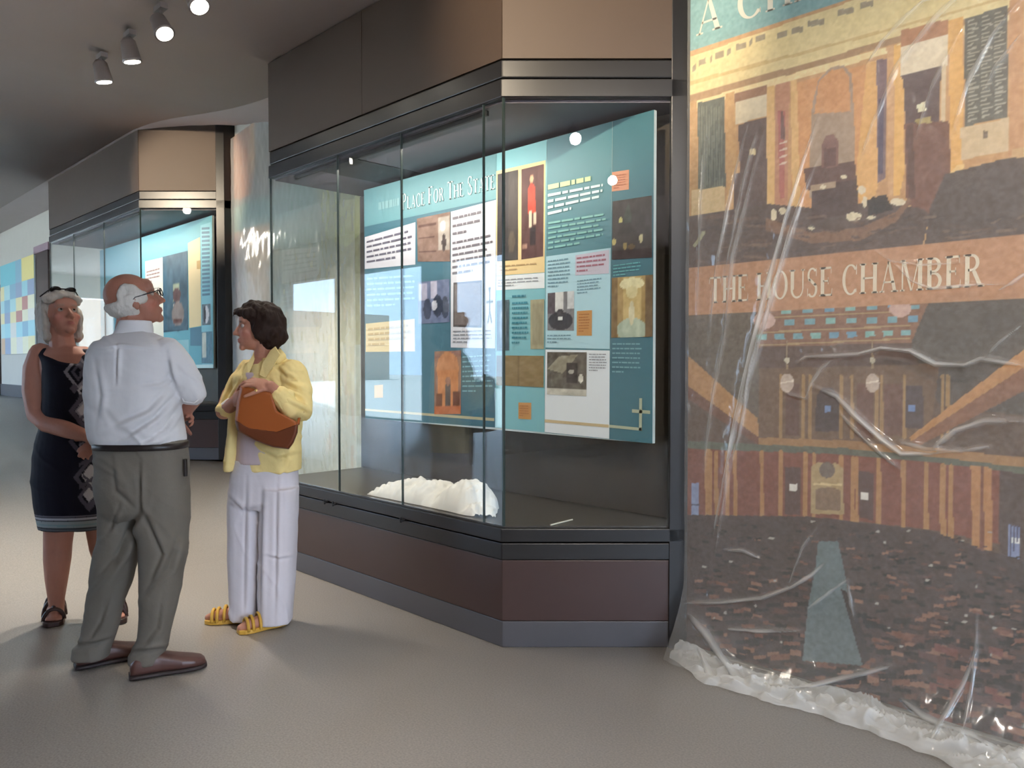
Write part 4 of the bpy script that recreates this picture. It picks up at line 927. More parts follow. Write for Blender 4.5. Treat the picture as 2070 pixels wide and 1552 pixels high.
# ------------------------------------------------------------------ ceiling track with spotlights
ZC = 3.28; YT = 1.64
M['lamp'] = mat('lamp_grey', (160, 150, 146), 0.4, 0.3)
M['lens'] = emit('lamp_lens', (255, 246, 226), 26.0)
ordn = ['nearest', 'second', 'third', 'farthest']
for i, (px, py) in enumerate(((330, -3), (275, 57), (225, 110), (182, 158))):
    D = 1555 * (3.28 - 0.16 - EYE) / (734 - py) ; c = at_dist(px, py, D)
    ZC = interp(CEIL, c[0]); r = tag(empty('spotlight', (c[0], YT, ZC)), ['grey ceiling spotlight at the very top edge of the frame', 'lit ceiling spotlight just below the topmost one', 'lit ceiling spotlight between the other two small ones', 'lit ceiling spotlight farthest down the track, smallest'][i], 'spotlight', 'ceiling track spotlights')
    aim = np.array([0.55, 0.12, -0.83]) if i < 2 else np.array([-0.04, 0.22, -0.97]); aim /= np.linalg.norm(aim)
    MB().tube([(c[0], YT, ZC - 0.02), (c[0], YT, ZC - 0.10)], [0.008, 0.008], 8, False).build('stem', M['lamp'], r)
    hc = np.array([c[0], YT, ZC - 0.13])
    MB().tube([hc - aim * 0.07, hc - aim * 0.05, hc + aim * 0.05, hc + aim * 0.062], [0.025, 0.042, 0.052, 0.055], 20, False).build('lamp_housing', M['lamp'], r, True)
    MB().tube([hc + aim * 0.062, hc + aim * 0.066], [0.044, 0.044], 20, False).build('lens', M['lens'], r)
    MB().box((c[0] - 0.05, YT - 0.02, ZC - 0.05), (c[0] + 0.05, YT + 0.02, ZC - 0.02)).build('adapter', M['lamp'], r)
    l = bpy.data.lights.new('spot', 'SPOT'); l.energy = (30, 30, 170, 220)[i]; l.spot_size = math.radians((50, 50, 88, 92)[i]); l.spot_blend = 0.95; l.color = (1, 0.89, 0.75); l.shadow_soft_size = 0.045
    lo = bpy.data.objects.new('spot_beam', l); COL.objects.link(lo); lo.parent = r; lo.location = tuple(hc + aim * 0.09 - np.array(r.location)); lo.rotation_euler = Vector(aim).to_track_quat('-Z', 'Y').to_euler()
# unseen lamps: spots read off the warm case ends, downlights added as fill
for i, (lx, ly, ax) in enumerate(((-1.25, 0.6, (-1.0, 2.15, -0.22)), (-6.7, 0.5, (-1.1, 2.75, -0.30)), (-0.2, 0.9, (-0.35, 0.7, -0.9)), (-1.7, 0.7, (0.1, 0.3, -0.95)), (1.2, 0.2, (-0.6, 0.9, -0.8)))):
    zc = interp(CEIL, lx); aim = np.array(ax); aim /= np.linalg.norm(aim)
    r = tag(empty('spotlight', (lx, ly, zc)), ['spotlight above the frame aimed at the near case end', 'spotlight left of the frame aimed at the farther case end', 'added fill spotlight above the frame aimed down in front of the lettered mural', 'added fill spotlight above the frame aimed at the floor before the near case', 'added fill spotlight behind the viewer aimed across at the lettered mural'][i], 'spotlight', 'ceiling track spotlights')
    hc = np.array([lx, ly, zc - 0.09])
    MB().tube([(lx, ly, zc), (lx, ly, zc - 0.07)], [0.008, 0.008], 8, False).build('stem', M['lamp'], r)
    MB().tube([hc - aim * 0.06, hc - aim * 0.04, hc + aim * 0.05], [0.02, 0.04, 0.05], 20, False).build('lamp_housing', M['lamp'], r, True)
    MB().tube([hc + aim * 0.051, hc + aim * 0.054], [0.030, 0.030], 20, False).build('lens', M['lens'], r)
    l = bpy.data.lights.new('spot', 'SPOT'); l.energy = (250, 320, 75, 34, 130)[i]; l.spot_size = math.radians((44, 32, 95, 100, 80)[i]); l.spot_blend = 0.7; l.color = ((1, 0.84, 0.62) if i < 2 else (1, 0.92, 0.82)); l.shadow_soft_size = 0.045
    lo = bpy.data.objects.new('spot_beam', l); COL.objects.link(lo); lo.parent = r; lo.location = tuple(hc + aim * 0.08 - np.array(r.location)); lo.rotation_euler = Vector(aim).to_track_quat('-Z', 'Y').to_euler()

# ------------------------------------------------------------------ people
UP = np.array([0, 0, 1.0])
class Body:
    """a figure measured in photo pixels at its own distance; x = camera right, d = away from the camera"""
    def __init__(s, name, D, px, py, label):
        s.D = D; b = at_dist(px, py, D); s.base = np.array([b[0], b[1], 0.0])
        s.root = tag(empty(name, tuple(s.base)), label, 'person')
        s.m = D / FPX
    def pt(s, px, py, d=0.0): return at_dist(px, py, s.D + d)
    def ring(s, py, l, r, rd, d=0.0, n=28, e=2.3, back=None):
        c = s.pt((l + r) / 2, py, d); rx = (r - l) / 2 * (s.D + d) / FPX; out = []
        for k in range(n):
            t = 2 * math.pi * k / n; ct, st = math.cos(t), math.sin(t)
            x = rx * np.sign(ct) * abs(ct) ** (2 / e); y = rd * np.sign(st) * abs(st) ** (2 / e)
            out.append(c + CR * x + HF * y)
        return out
    def loft(s, mb, rings, n=28, e=2.3):
        """rings: (py, left px, right px, depth radius, depth offset), top to bottom"""
        v = []; f = []
        for g in rings: v += s.ring(g[0], g[1], g[2], g[3], g[4] if len(g) > 4 else 0.0, n, e)
        for i in range(len(rings) - 1):
            for k in range(n):
                f.append((i * n + k, i * n + (k + 1) % n, (i + 1) * n + (k + 1) % n, (i + 1) * n + k))
        f.append(tuple(range(n - 1, -1, -1))); f.append(tuple((len(rings) - 1) * n + k for k in range(n)))
        mb.add(v, f); return mb
    def tube(s, mb, pts, n=14):
        """pts: (px, py, d, radius in px)"""
        mb.tube([s.pt(p[0], p[1], p[2]) for p in pts], [p[3] * (s.D + p[2]) / FPX for p in pts], n); return mb
    def skin(s, name, mb, m, voxel, smooth=4, post=None, cols=None):
        v, f = remesh(mb, voxel, smooth, post)
        o = mesh_obj(name, v, f, m, s.root, True)
        if cols is not None: set_cols(o, cols(v))
        return o
def frame(fwd, up=UP):
    f = np.array(fwd, float); f /= np.linalg.norm(f); r = np.cross(f, up); r /= np.linalg.norm(r); u = np.cross(r, f)
    return np.stack([r, f, u], 1)      # columns: right of the face, forward, up
def head_parts(mb, c, R, k=1.0, fem=False):
    c = np.array(c, float)
    def E(p, r): mb.ell(c + R @ (np.array(p) * k), [a * k for a in r], R, 24, 16)
    def T(ps, rs): mb.tube([c + R @ (np.array(p) * k) for p in ps], [a * k for a in rs], 10)
    E((0, -.014, .028), (.074, .096, .091)); E((0, .028, -.018), (.064, .066, .074)); E((0, .034, -.068), (.050, .052, .044))
    E((0, .074, -.098), (.021, .018, .019)); E((0, .070, .045), (.055, .024, .035))
    T([(0, .090, .010), (0, .104, -.016), (0, .113, -.030)], [.008, .010, .0115]); E((.012, .099, -.034), (.009, .010, .008)); E((-.012, .099, -.034), (.009, .010, .008))
    E((0, .074, -.064), (.028, .022, .020)); E((0, .094, -.0595), (.019, .006, .0045)); E((0, .092, -.0685), (.017, .007, .0055))
    T([(-.046, .070, .030), (0, .086, .028), (.046, .070, .030)], [.006, .008, .006] if fem else [.010, .011, .010])
    for sx in (-1, 1):
        E((sx * .043, .056, -.020), (.022, .024, .020)); E((sx * .075, -.008, -.008), (.009, .019, .031)); E((sx * .073, -.004, -.032), (.007, .010, .012))
def head_post(c, R, k=1.0):
    def f(v, nn):
        q = (v - c) @ R / k
        for sx in (-1, 1):
            d2 = ((q[:, 0] - sx * .031) / .017) ** 2 + ((q[:, 1] - .086) / .03) ** 2 + ((q[:, 2] - .010) / .011) ** 2
            q[:, 1] -= .013 * np.exp(-d2)
        q[:, 1] -= .005 * np.exp(-((q[:, 2] + .064) / .0022) ** 2 - ((q[:, 0]) / .018) ** 2 - ((q[:, 1] - .095) / .02) ** 2)
        near = np.linalg.norm(q, axis=1) < .22
        out = v.copy(); out[near] = (c + (q[near] * k) @ R.T); return out
    return f
def face_cols(c, R, base, lip, cheek, k=1.0, brow=None):
    base = lina(base); lip = lina(lip); cheek = lina(cheek)
    def f(v):
        q = (v - c) @ R / k; out = np.tile(base, (len(v), 1)) * (0.94 + 0.12 * fbm(v[:, 0] * 30 + v[:, 1] * 17, v[:, 2] * 30, 5))[:, None]
        w = np.exp(-((np.abs(q[:, 0]) - .045) / .02) ** 2 - ((q[:, 2] + .03) / .022) ** 2) * (q[:, 1] > .03) * .6
        out = out * (1 - w[:, None]) + cheek * w[:, None]
        w = np.exp(-((q[:, 0]) / .02) ** 4 - ((q[:, 2] + .064) / .010) ** 4) * (q[:, 1] > .075) * .85
        out = out * (1 - w[:, None]) + lip * w[:, None]
        if brow is not None:
            w = np.exp(-((np.abs(q[:, 0]) - .032) / .017) ** 4 - ((q[:, 2] - .031) / .005) ** 2) * (q[:, 1] > .05) * .8
            out = out * (1 - w[:, None]) + lina(brow) * w[:, None]
        return np.clip(out, 0, 1)
    return f
M['eye'] = mat('eye_white', (176, 164, 156), 0.3); M['iris'] = mat('iris', (60, 44, 34), 0.15)
def eyes(B_, c, R, k=1.0):
    for sx in (-1, 1):
        e = c + R @ (np.array((sx * .031, .0705, .010)) * k)
        o = MB().ell(e, [.0115 * k] * 3, R, 14, 10).build('eyeball', M['eye'], B_.root, True)
        MB().ell(e + R @ np.array((0, .0088, .0015)) * k, [.0062 * k, .0035 * k, .0062 * k], R, 10, 8).build('iris', M['iris'], o, True)
def hand(mb, wrist, fwd, palm, thumb_side, L=0.18, curl=(20, 30, 20), spread=5.0, tcurl=20):
    """palm plus five fingers; palm = direction the palm faces; thumb_side = +1/-1 along cross(fwd, palm)"""
    f = np.array(fwd, float); f /= np.linalg.norm(f); p = np.array(palm, float); p -= f * (p @ f); p /= np.linalg.norm(p); sd = np.cross(f, p) * thumb_side
    w = np.array(wrist, float); W = L * .23
    R = np.stack([sd, f, p], 1)
    mb.ell(w + f * L * .27, [W * .98, L * .29, L * .085], R, 18, 12)
    mb.ell(w + f * L * .20 + sd * W * .45 + p * L * .03, [W * .45, L * .2, L * .085], R, 12, 10)
    for i, (o, ln, r) in enumerate(((.66, .40, .048), (.22, .46, .050), (-.22, .43, .048), (-.64, .34, .042))):
        b = w + f * L * (.50 - .03 * abs(i - 1)) + sd * W * o
        a0 = math.radians(spread * (1.5 - i)); d = f * math.cos(a0) + sd * math.sin(a0); pts = [b - d * L * .06]; ang_ = 0.0; q = b.copy(); rr = [r * L * 1.05]
        for j, fr in enumerate((.46, .31, .23)):
            ang_ += math.radians(curl[j]); dd = d * math.cos(ang_) + p * math.sin(ang_); pts.append(q); rr.append(r * L * (1.02, .96, .9)[j]); q = q + dd * ln * L * fr
        pts.append(q); rr.append(r * L * .78)
        mb.tube(pts, rr, 10)
    b = w + f * L * .16 + sd * W * .7; d = f * .72 + sd * .62 + p * .28; d /= np.linalg.norm(d); q1 = b + d * L * .20; d2 = d * math.cos(math.radians(tcurl)) + (f * .5 + p * .5) * math.sin(math.radians(tcurl)); q2 = q1 + d2 * L * .17; q3 = q2 + d2 * L * .12
    mb.tube([b, q1, q2, q3], [L * .075, L * .062, L * .056, L * .046], 10)
def hair_mesh(B_, name, mb, m, voxel, amp, fr, seed, c, R, stretch=(1, 1, .45)):
    def post(v, nn):
        q = (v - c) @ R
        a = np.array([mnoise.noise(Vector((x * fr * stretch[0] + seed, y * fr * stretch[1], z * fr * stretch[2]))) + .5 * mnoise.noise(Vector((x * fr * 2.3, y * fr * 2.3 + seed, z * fr * 1.1))) for x, y, z in q])
        return v + nn * (a * amp)[:, None]
    return B_.skin(name, mb, m, voxel, 3, post)
def ribs(amp, scale, seed, ang=35, drape=0.5):
    """cloth folds along the normal: slanting creases plus soft vertical drape"""
    ca, sa = math.cos(math.radians(ang)), math.sin(math.radians(ang))
    def post(v, nn):
        a = v @ CR + (v @ HF) * .6; z = v[:, 2]; d = v @ HF
        p = a * sa + z * ca; q = a * ca - z * sa
        w = fbm(a * 5, z * 5, seed + 9, 2) * .25
        r1 = 1 - np.abs(2 * fbm((p + w) * 8 * scale, q * 2.2 * scale, seed, 3) - .95); r1 = np.clip(r1, 0, 1) ** 2
        r2 = fbm(a * 9 * scale, z * 1.6 * scale, seed + 3, 2) - .42
        m = .35 + 1.1 * fbm(a * 4, z * 4 + 3, seed + 6, 2)
        return v + nn * (amp * ((r1 - .5) * m + r2 * 2 * drape))[:, None]
    return post
def creases(lines, inner=None):
    """single deep folds that run along given lines on the side of the cloth seen here"""
    def post(v, nn):
        if inner is not None: v = inner(v, nn)
        px, py = project(v); fr = (nn @ HF) < .15; out = np.zeros(len(v))
        for pl, wd, h in lines:
            best = np.full(len(v), 1e9); sgn = np.zeros(len(v)); arc = np.zeros(len(v)); n = len(pl) - 1
            for k, ((ax, ay), (bx_, by_)) in enumerate(zip(pl, pl[1:])):
                dx, dy = bx_ - ax, by_ - ay; sl = math.hypot(dx, dy); t = np.clip(((px - ax) * dx + (py - ay) * dy) / (sl * sl), 0, 1)
                q = np.hypot(px - ax - t * dx, py - ay - t * dy); s_ = ((px - ax) * dy - (py - ay) * dx) / sl
                m = q < best; sgn[m] = s_[m]; arc[m] = (k + t[m]) / n; best = np.minimum(best, q)
            tp = np.sin(math.pi * np.clip(arc, .03, .97)) ** .6
            out += tp * h * (np.exp(-((sgn - wd * .9) / wd) ** 2) - np.exp(-((sgn + wd * .5) / (wd * .7)) ** 2)) * np.exp(-(best / (wd * 3)) ** 4)
        return v + nn * (out * fr)[:, None]
    return post
def shoe(B_, heel, toe, wd, hts, upper, sole, name='shoe', opening=True):
    """heel and toe on the floor (world); hts = list of (t, half width factor, height)"""
    h = np.array(heel, float); t = np.array(toe, float); h[2] = t[2] = max(0.0, 0.0); d = t - h; L = np.linalg.norm(d); d /= L; sd = np.cross(d, UP)
    def body(z0, grow, rings, zs=None):
        mb = MB(); v = []; f = []; n = 16
        for (q, wf, ht) in rings:
            c = h + d * L * q
            for k in range(n):
                g = 2 * math.pi * k / n; x = math.cos(g); y = math.sin(g)
                z = z0 + (ht if zs is None else zs) * (0.5 + 0.5 * np.sign(y) * abs(y) ** .6)
                v.append(c + sd * wd * (wf + grow) * np.sign(x) * abs(x) ** .8 + UP * z)
        m_ = len(rings)
        for i in range(m_ - 1):
            for k in range(n): f.append((i * n + k, i * n + (k + 1) % n, (i + 1) * n + (k + 1) % n, (i + 1) * n + k))
        f.append(tuple(range(n - 1, -1, -1))); f.append(tuple((m_ - 1) * n + k for k in range(n)))
        mb.add(v, f); return mb
    o = None
    if upper is not None:
        vv, ff = remesh(body(0.014, 0, hts), 0.005, 4); o = mesh_obj(name, vv, ff, upper, B_.root, True)
    sl = body(0.002, .06, [(min(max(q * 1.03 - .015, -.02), 1.02), wf, .02) for q, wf, ht in hts], .024)
    vv, ff = remesh(sl, 0.004, 2); mesh_obj('sole', vv, ff, sole, o if o is not None else B_.root, True); return o
SHOE = [(0, .55, .055), (.06, .74, .078), (.2, .80, .090), (.38, .80, .088), (.52, .88, .074), (.68, 1.0, .058), (.84, .98, .046), (.95, .74, .038), (1.0, .42, .026)]

# ---------------- man in white shirt, seen from behind
A = Body('person', 3.25, 270, 1365, 'bald man in white shirt and grey trousers, back turned, arms folded')
M['skin_m'] = vmat('skin_man', 0.5, 0.35, 0.15, 120)
M['shirt'] = mat('white_shirt', (212, 211, 214), 0.8, namt=0.03, bump=0.15, bscale=25, stretch=(1, 1, .5))
M['trouser'] = mat('grey_trousers', (110, 104, 95), 0.85, namt=0.08, nscale=18, bump=0.1, bscale=90)
M['leather'] = mat('brown_leather', (86, 56, 50), 0.38, namt=0.15, nscale=20)
M['soledark'] = mat('dark_sole', (44, 34, 34), 0.6)
M['belt'] = mat('belt_leather', (34, 28, 28), 0.4)
M['whitehair'] = mat('white_hair', (196, 192, 186), 0.75, namt=0.14, nscale=60, bump=0.5, bscale=70, stretch=(1, 1, .3))
hc = A.pt(270, 608, 0.05); fw = CR * .78 + HF * .50 + UP * .30; HR = frame(fw)
body = MB(); head_parts(body, hc, HR, 1.0)
nk = hc + HR @ np.array((0, -.035, -.075))
body.tube([hc + HR @ np.array((0, -.02, -.03)), nk, A.pt(262, 690, 0.02)], [.058, .058, .065])
A.loft(body, [(680, 235, 300, .06), (705, 205, 335, .085), (740, 196, 345, .10), (800, 196, 345, .105), (880, 205, 355, .10), (960, 210, 362, .10), (1020, 215, 365, .095)])
for rg in ([(1010, 214, 284, .075, .02), (1100, 212, 272, .065, .03), (1180, 195, 248, .055, .04), (1260, 182, 226, .045, .05), (1330, 168, 208, .04, .05)],
           [(1010, 288, 366, .08, -.01), (1100, 292, 362, .07, -.02), (1180, 298, 350, .058, -.02), (1260, 292, 336, .048, -.02), (1330, 280, 322, .042, -.02)]):
    A.loft(body, rg)
A.tube(body, [(335, 715, .0, 26), (372, 765, .03, 24), (389, 806, .08, 21), (372, 826, .13, 19), (330, 838, .20, 16), (300, 838, .23, 13)])
A.tube(body, [(210, 715, .03, 26), (200, 770, .07, 24), (206, 815, .13, 21), (270, 835, .20, 18), (330, 836, .22, 15), (345, 836, .19, 14)])
hand(body, A.pt(346, 836, .185), CR * .95 + UP * .02 - HF * .30, -UP * .35 - HF * .9, 1, .185, (28, 34, 22), 5, 25)
hand(body, A.pt(304, 838, .23), -CR + UP * .1, -HF, -1, .185, (20, 25, 20))
A.skin('body', body, M['skin_m'], .0052, 4, head_post(hc, HR), face_cols(hc, HR, (162, 110, 92), (150, 84, 76), (188, 112, 96), brow=(170, 150, 136)))
eyes(A, hc, HR)
# white fringe of hair round the back and sides
mb = MB()
for j in range(40):
    a0 = math.radians(-122 + 244 * j / 39)       # 0 = straight back
    for zz, rr in ((-.062, .017), (-.045, .019), (-.025, .020), (-.004, .019), (.014, .017)):
        if zz > .0 and abs(a0) < math.radians(60) and zz > .012: continue
        if zz < -.02 and abs(a0) > math.radians(96): continue
        kz = math.sqrt(max(.1, 1 - ((zz - .028) / .095) ** 2))
        mb.ell(hc + HR @ np.array((math.sin(a0) * .071 * kz, -.014 - math.cos(a0) * .093 * kz, zz)), (rr, rr, rr), None, 10, 7)
for sx in (-1, 1):
    for k in range(7):
        t = k / 6; mb.ell(hc + HR @ np.array((sx * (.070 - .004 * t), .000 + .030 * t, .052 - .040 * t)), (.016, .016, .018), None, 10, 7)
        mb.ell(hc + HR @ np.array((sx * (.066), -.05 + .055 * t, .030 + .028 * math.sin(t * 3.1))), (.015, .018, .02), None, 10, 7)
hair_mesh(A, 'hair', mb, M['whitehair'], .005, .0025, 70, 2.0, hc, HR)
# spectacles
g = MB()
for sx in (-1, 1):
    cc = hc + HR @ np.array((sx * .033, .112, .006))
    g.tube([cc + HR @ np.array((.024 * math.cos(t), 0, .017 * math.sin(t))) for t in np.linspace(0, 2 * math.pi, 17)], [.0022] * 17, 6, False)
    g.tube([hc + HR @ np.array((sx * .057, .112, .012)), hc + HR @ np.array((sx * .079, .09, .014)), hc + HR @ np.array((sx * .082, .0, .010)), hc + HR @ np.array((sx * .081, -.015, .0))], [.0025] * 4, 6, False)
g.tube([hc + HR @ np.array((-.010, .114, .010)), hc + HR @ np.array((.010, .114, .010))], [.002] * 2, 6, False)
gl_ = g.build('spectacles', mat('spectacle_frame', (36, 30, 32), 0.3), A.root, True)
# shirt
mb = MB()
A.loft(mb, [(672, 236, 298, .065, .02), (684, 214, 326, .088, .01), (700, 194, 348, .112), (725, 184, 360, .125), (770, 180, 360, .132), (820, 180, 361, .135), (860, 183, 368, .135), (884, 188, 373, .130), (897, 196, 372, .122)], 32, 2.5)
A.tube(mb, [(338, 716, -.01, 33), (352, 735, .0, 33), (370, 765, .02, 31), (385, 793, .05, 27)])
A.tube(mb, [(208, 716, .02, 30), (202, 760, .05, 29), (204, 800, .09, 27)])
shirt = A.skin('shirt', mb, M['shirt'], .0062, 5, creases([([(205, 706), (250, 700), (340, 712)], 3, .005), ([(238, 702), (236, 765)], 4, .009), ([(358, 800), (315, 845), (250, 888)], 7, .013), ([(364, 825), (335, 868), (296, 892)], 6, .012), ([(345, 785), (300, 830), (225, 862)], 8, .011), ([(352, 758), (322, 776), (285, 780)], 5, .008), ([(340, 720), (346, 755), (358, 785)], 6, .012), ([(196, 740), (206, 800), (198, 850)], 7, .007), ([(350, 870), (320, 888), (285, 893)], 5, .008)], ribs(.022, 1.0, 3, 38, .3)))
mb = MB(); ck = A.pt(269, 668, .03); v_ = []
for py, l, r, rd in ((648, 246, 303, .064), (662, 240, 306, .070), (678, 232, 306, .074), (684, 230, 308, .070)): v_.append((py, l, r, rd, .03))
A.loft(mb, v_); A.skin('collar', mb, M['shirt'], .005, 3)
# sleeve hem and back yoke seam
MB().tube([A.pt(x, y, d) for x, y, d in ((362, 796, .02), (372, 812, -.02), (392, 815, -.01), (408, 803, .05))], [.0035] * 4, 6).build('sleeve_hem', M['shirt'], shirt, True)
# trousers
mb = MB()
A.loft(mb, [(889, 199, 371, .122), (915, 199, 374, .126), (960, 197, 377, .132), (1000, 198, 379, .132), (1030, 202, 379, .120), (1044, 210, 378, .10)], 32, 2.5)
A.loft(mb, [(985, 199, 292, .105, .01), (1040, 203, 288, .098, .015), (1090, 203, 283, .090, .02), (1140, 190, 272, .086, .03), (1170, 182, 264, .082, .04), (1215, 176, 250, .074, .05), (1260, 172, 240, .066, .055), (1298, 164, 226, .062, .055), (1306, 152, 222, .064, .05), (1328, 150, 216, .066, .05)], 26, 2.4)
A.loft(mb, [(985, 278, 378, .108, -.01), (1040, 281, 378, .102, -.015), (1090, 284, 375, .096, -.02), (1140, 286, 371, .090, -.02), (1190, 287, 364, .082, -.02), (1240, 284, 352, .074, -.02), (1285, 280, 340, .066, -.02), (1310, 270, 336, .064, -.02), (1318, 264, 332, .066, -.02), (1338, 264, 328, .068, -.02)], 26, 2.4)
tro = A.skin('trousers', mb, M['trouser'], .0062, 4, creases([([(284, 950), (284, 1035)], 6, .012), ([(286, 1030), (245, 1120), (186, 1185)], 9, .017), ([(292, 1035), (330, 1120), (300, 1190)], 7, .010), ([(366, 1080), (345, 1150), (292, 1200)], 8, .013), ([(270, 1060), (232, 1150), (192, 1195)], 7, .010), ([(155, 1303), (190, 1298), (226, 1288)], 6, .012), ([(266, 1316), (300, 1312), (338, 1308)], 6, .012), ([(225, 1200), (205, 1260), (180, 1300)], 6, .009), ([(330, 1210), (320, 1270), (290, 1310)], 6, .009), ([(230, 940), (236, 990), (270, 1020)], 7, .008), ([(240, 1030), (226, 1070), (212, 1080)], 6, .008)], ribs(.018, .8, 9, 50, .4)))
mb = MB(); A.loft(mb, [(893, 195, 375, .138), (905, 195, 376, .138)], 36, 2.5); mb.build('belt', M['belt'], A.root, True)
mb = MB(); A.loft(mb, [(928, 371, 378, .012, -.03), (962, 372, 379, .012, -.03)], 10); mb.build('pocket', M['belt'], tro)
for (hx, hy), (tx, ty) in (((158, 1352), (254, 1331)), ((268, 1372), (392, 1350))):
    h3 = on_plane(hx, hy, (0, 0, 0), (0, 0, 1)); t3 = on_plane(tx, ty, (0, 0, 0), (0, 0, 1)); dd = (t3 - h3) / np.linalg.norm(t3 - h3)
    shoe(A, h3 - dd * .01, h3 + dd * max(.285, np.linalg.norm(t3 - h3)), .056, SHOE, M['leather'], M['soledark'])

# ---------------- woman in yellow jacket, in profile
Bd = Body('person', 3.88, 530, 1262, 'dark-haired woman in yellow jacket and white trousers, facing left')
M['skin_b'] = vmat('skin_woman', 0.5, 0.35, 0.12, 120)
M['yellow'] = mat('yellow_linen', (238, 214, 146), 0.8, namt=0.06, nscale=14, bump=0.2, bscale=40)
M['whitepant'] = mat('white_linen', (210, 205, 212), 0.8, namt=0.04, bump=0.1, bscale=40)
M['darkhair'] = mat('dark_brown_hair', (40, 25, 19), 0.7, spec=0.25, namt=0.3, nscale=50, bump=0.6, bscale=60, stretch=(1, 1, .35))
M['tan'] = mat('tan_bag_leather', (158, 84, 36), 0.45, namt=0.14, nscale=8)
M['tand'] = mat('dark_tan_leather', (100, 48, 20), 0.5, namt=0.14, nscale=8)
M['mustard'] = mat('mustard_leather', (206, 160, 62), 0.5, namt=0.15, nscale=20)
M['blush'] = mat('pale_pink_top', (204, 184, 186), 0.8)
hb = Bd.pt(521, 664, .0); fw = -CR * .95 - HF * .28 + UP * .02; HB = frame(fw); kb = .97
body = MB(); head_parts(body, hb, HB, kb, True)
body.tube([hb + HB @ np.array((0, -.02, -.04)), hb + HB @ np.array((0, -.035, -.11)), Bd.pt(530, 748, .0)], [.050, .050, .062])
Bd.loft(body, [(726, 508, 562, .06), (748, 496, 590, .085), (800, 490, 592, .095), (860, 486, 586, .09), (930, 478, 594, .10), (1000, 474, 592, .10)])
for rg in ([(985, 474, 532, .075), (1080, 478, 520, .06), (1180, 482, 512, .045), (1245, 484, 506, .035)], [(985, 532, 592, .075, -.03), (1080, 540, 585, .06, -.03), (1180, 546, 578, .045, -.03), (1245, 548, 572, .035, -.03)]): Bd.loft(body, rg)
# near arm: elbow low, hand laid on top of the bag
Bd.tube(body, [(588, 752, -.06, 20), (600, 800, -.11, 19), (600, 832, -.16, 17), (578, 815, -.21, 15), (556, 790, -.235, 12.5), (546, 780, -.24, 11.5)])
hand(body, Bd.pt(549, 783, -.24), -CR * .93 + UP * .30 - HF * .05, UP * -.75 + HF * .55, 1, .175, (18, 26, 18), 6, 8)
# far arm
Bd.tube(body, [(496, 752, .06, 19), (466, 800, .03, 18), (452, 834, -.02, 16), (464, 822, -.09, 14), (478, 808, -.14, 12)])
hand(body, Bd.pt(474, 812, -.13), CR * .5 + UP * .28 - HF * .8, CR * .8 + HF * .4, 1, .17, (22, 30, 22), 4, 15)
# feet
for (hx, hy), (tx, ty), ax in (((510, 1256), (456, 1258), 495), ((574, 1262), (536, 1270), 562)):
    h3 = on_plane(hx, hy, (0, 0, 0), (0, 0, 1)); t3 = on_plane(tx, ty, (0, 0, 0), (0, 0, 1)); dd = (t3 - h3) / np.linalg.norm(t3 - h3)
    body.tube([h3 + UP * .085 + dd * .03, h3 + UP * .05 + dd * .05, h3 + UP * .042 + dd * .12, h3 + UP * .034 + dd * .18, h3 + UP * .028 + dd * .215], [.034, .034, .032, .030, .020], 12)
    so = MB(); sd = np.cross(dd, UP)
    v = []; pr = [(0, .024), (.03, .032), (.10, .031), (.17, .042), (.21, .038), (.235, .02)]
    pts = [h3 + dd * (q - .005) + sd * w_ for q, w_ in pr] + [h3 + dd * (q - .005) - sd * w_ for q, w_ in pr[::-1]]
    sole_ = so.prism([(p_[0], p_[1]) for p_ in pts], 0.001, .022).build('sandal_sole', M['mustard'], Bd.root, bevel=.003)
    for q, hh_ in ((.165, .062), (.19, .056), (.13, .072), (.05, .088)):
        st_ = MB(); st_.tube([h3 + dd * q + sd * .040 * math.cos(g) + UP * (.014 + hh_ * math.sin(g)) for g in np.linspace(0, math.pi, 11)], [.008] * 11, 8, False); st_.build('strap', M['mustard'], sole_, True)
Bd.skin('body', body, M['skin_b'], .005, 4, head_post(hb, HB, kb), face_cols(hb, HB, (178, 124, 102), (160, 78, 80), (200, 124, 112), kb, brow=(70, 46, 38)))
eyes(Bd, hb, HB, kb)
mb = MB()
def HE(p, r, c=hb, R=HB, k=kb): mb.ell(c + R @ (np.array(p) * k), [a * k for a in r], R, 22, 14)
HE((0, -.042, .038), (.098, .104, .098)); HE((0, -.070, -.020), (.092, .078, .092)); HE((0, -.058, -.075), (.070, .056, .045)); HE((0, .020, .100), (.070, .062, .042))
for sx in (-1, 1):
    HE((sx * .074, -.020, -.005), (.028, .050, .068)); HE((sx * .060, .040, .075), (.032, .040, .030))
mb.tube([hb + HB @ np.array(p) for p in ((-.05, .076, .074), (0, .096, .082), (.05, .078, .074))], [.020, .022, .020]); mb.tube([hb + HB @ np.array(p) for p in ((-0.02, .094, .085), (-.024, .112, .070), (-.026, .116, .056))], [.018, .014, .005])
hair_mesh(Bd, 'hair', mb, M['darkhair'], .005, .011, 26, 5.0, hb, HB, (1, 1, .7))
MB().ell(hb + HB @ np.array((-.078, .0, -.052)), (.005, .005, .007), None, 8, 6).build('earring', mat('gold', (200, 160, 80), 0.3, 0.9), Bd.root, True)
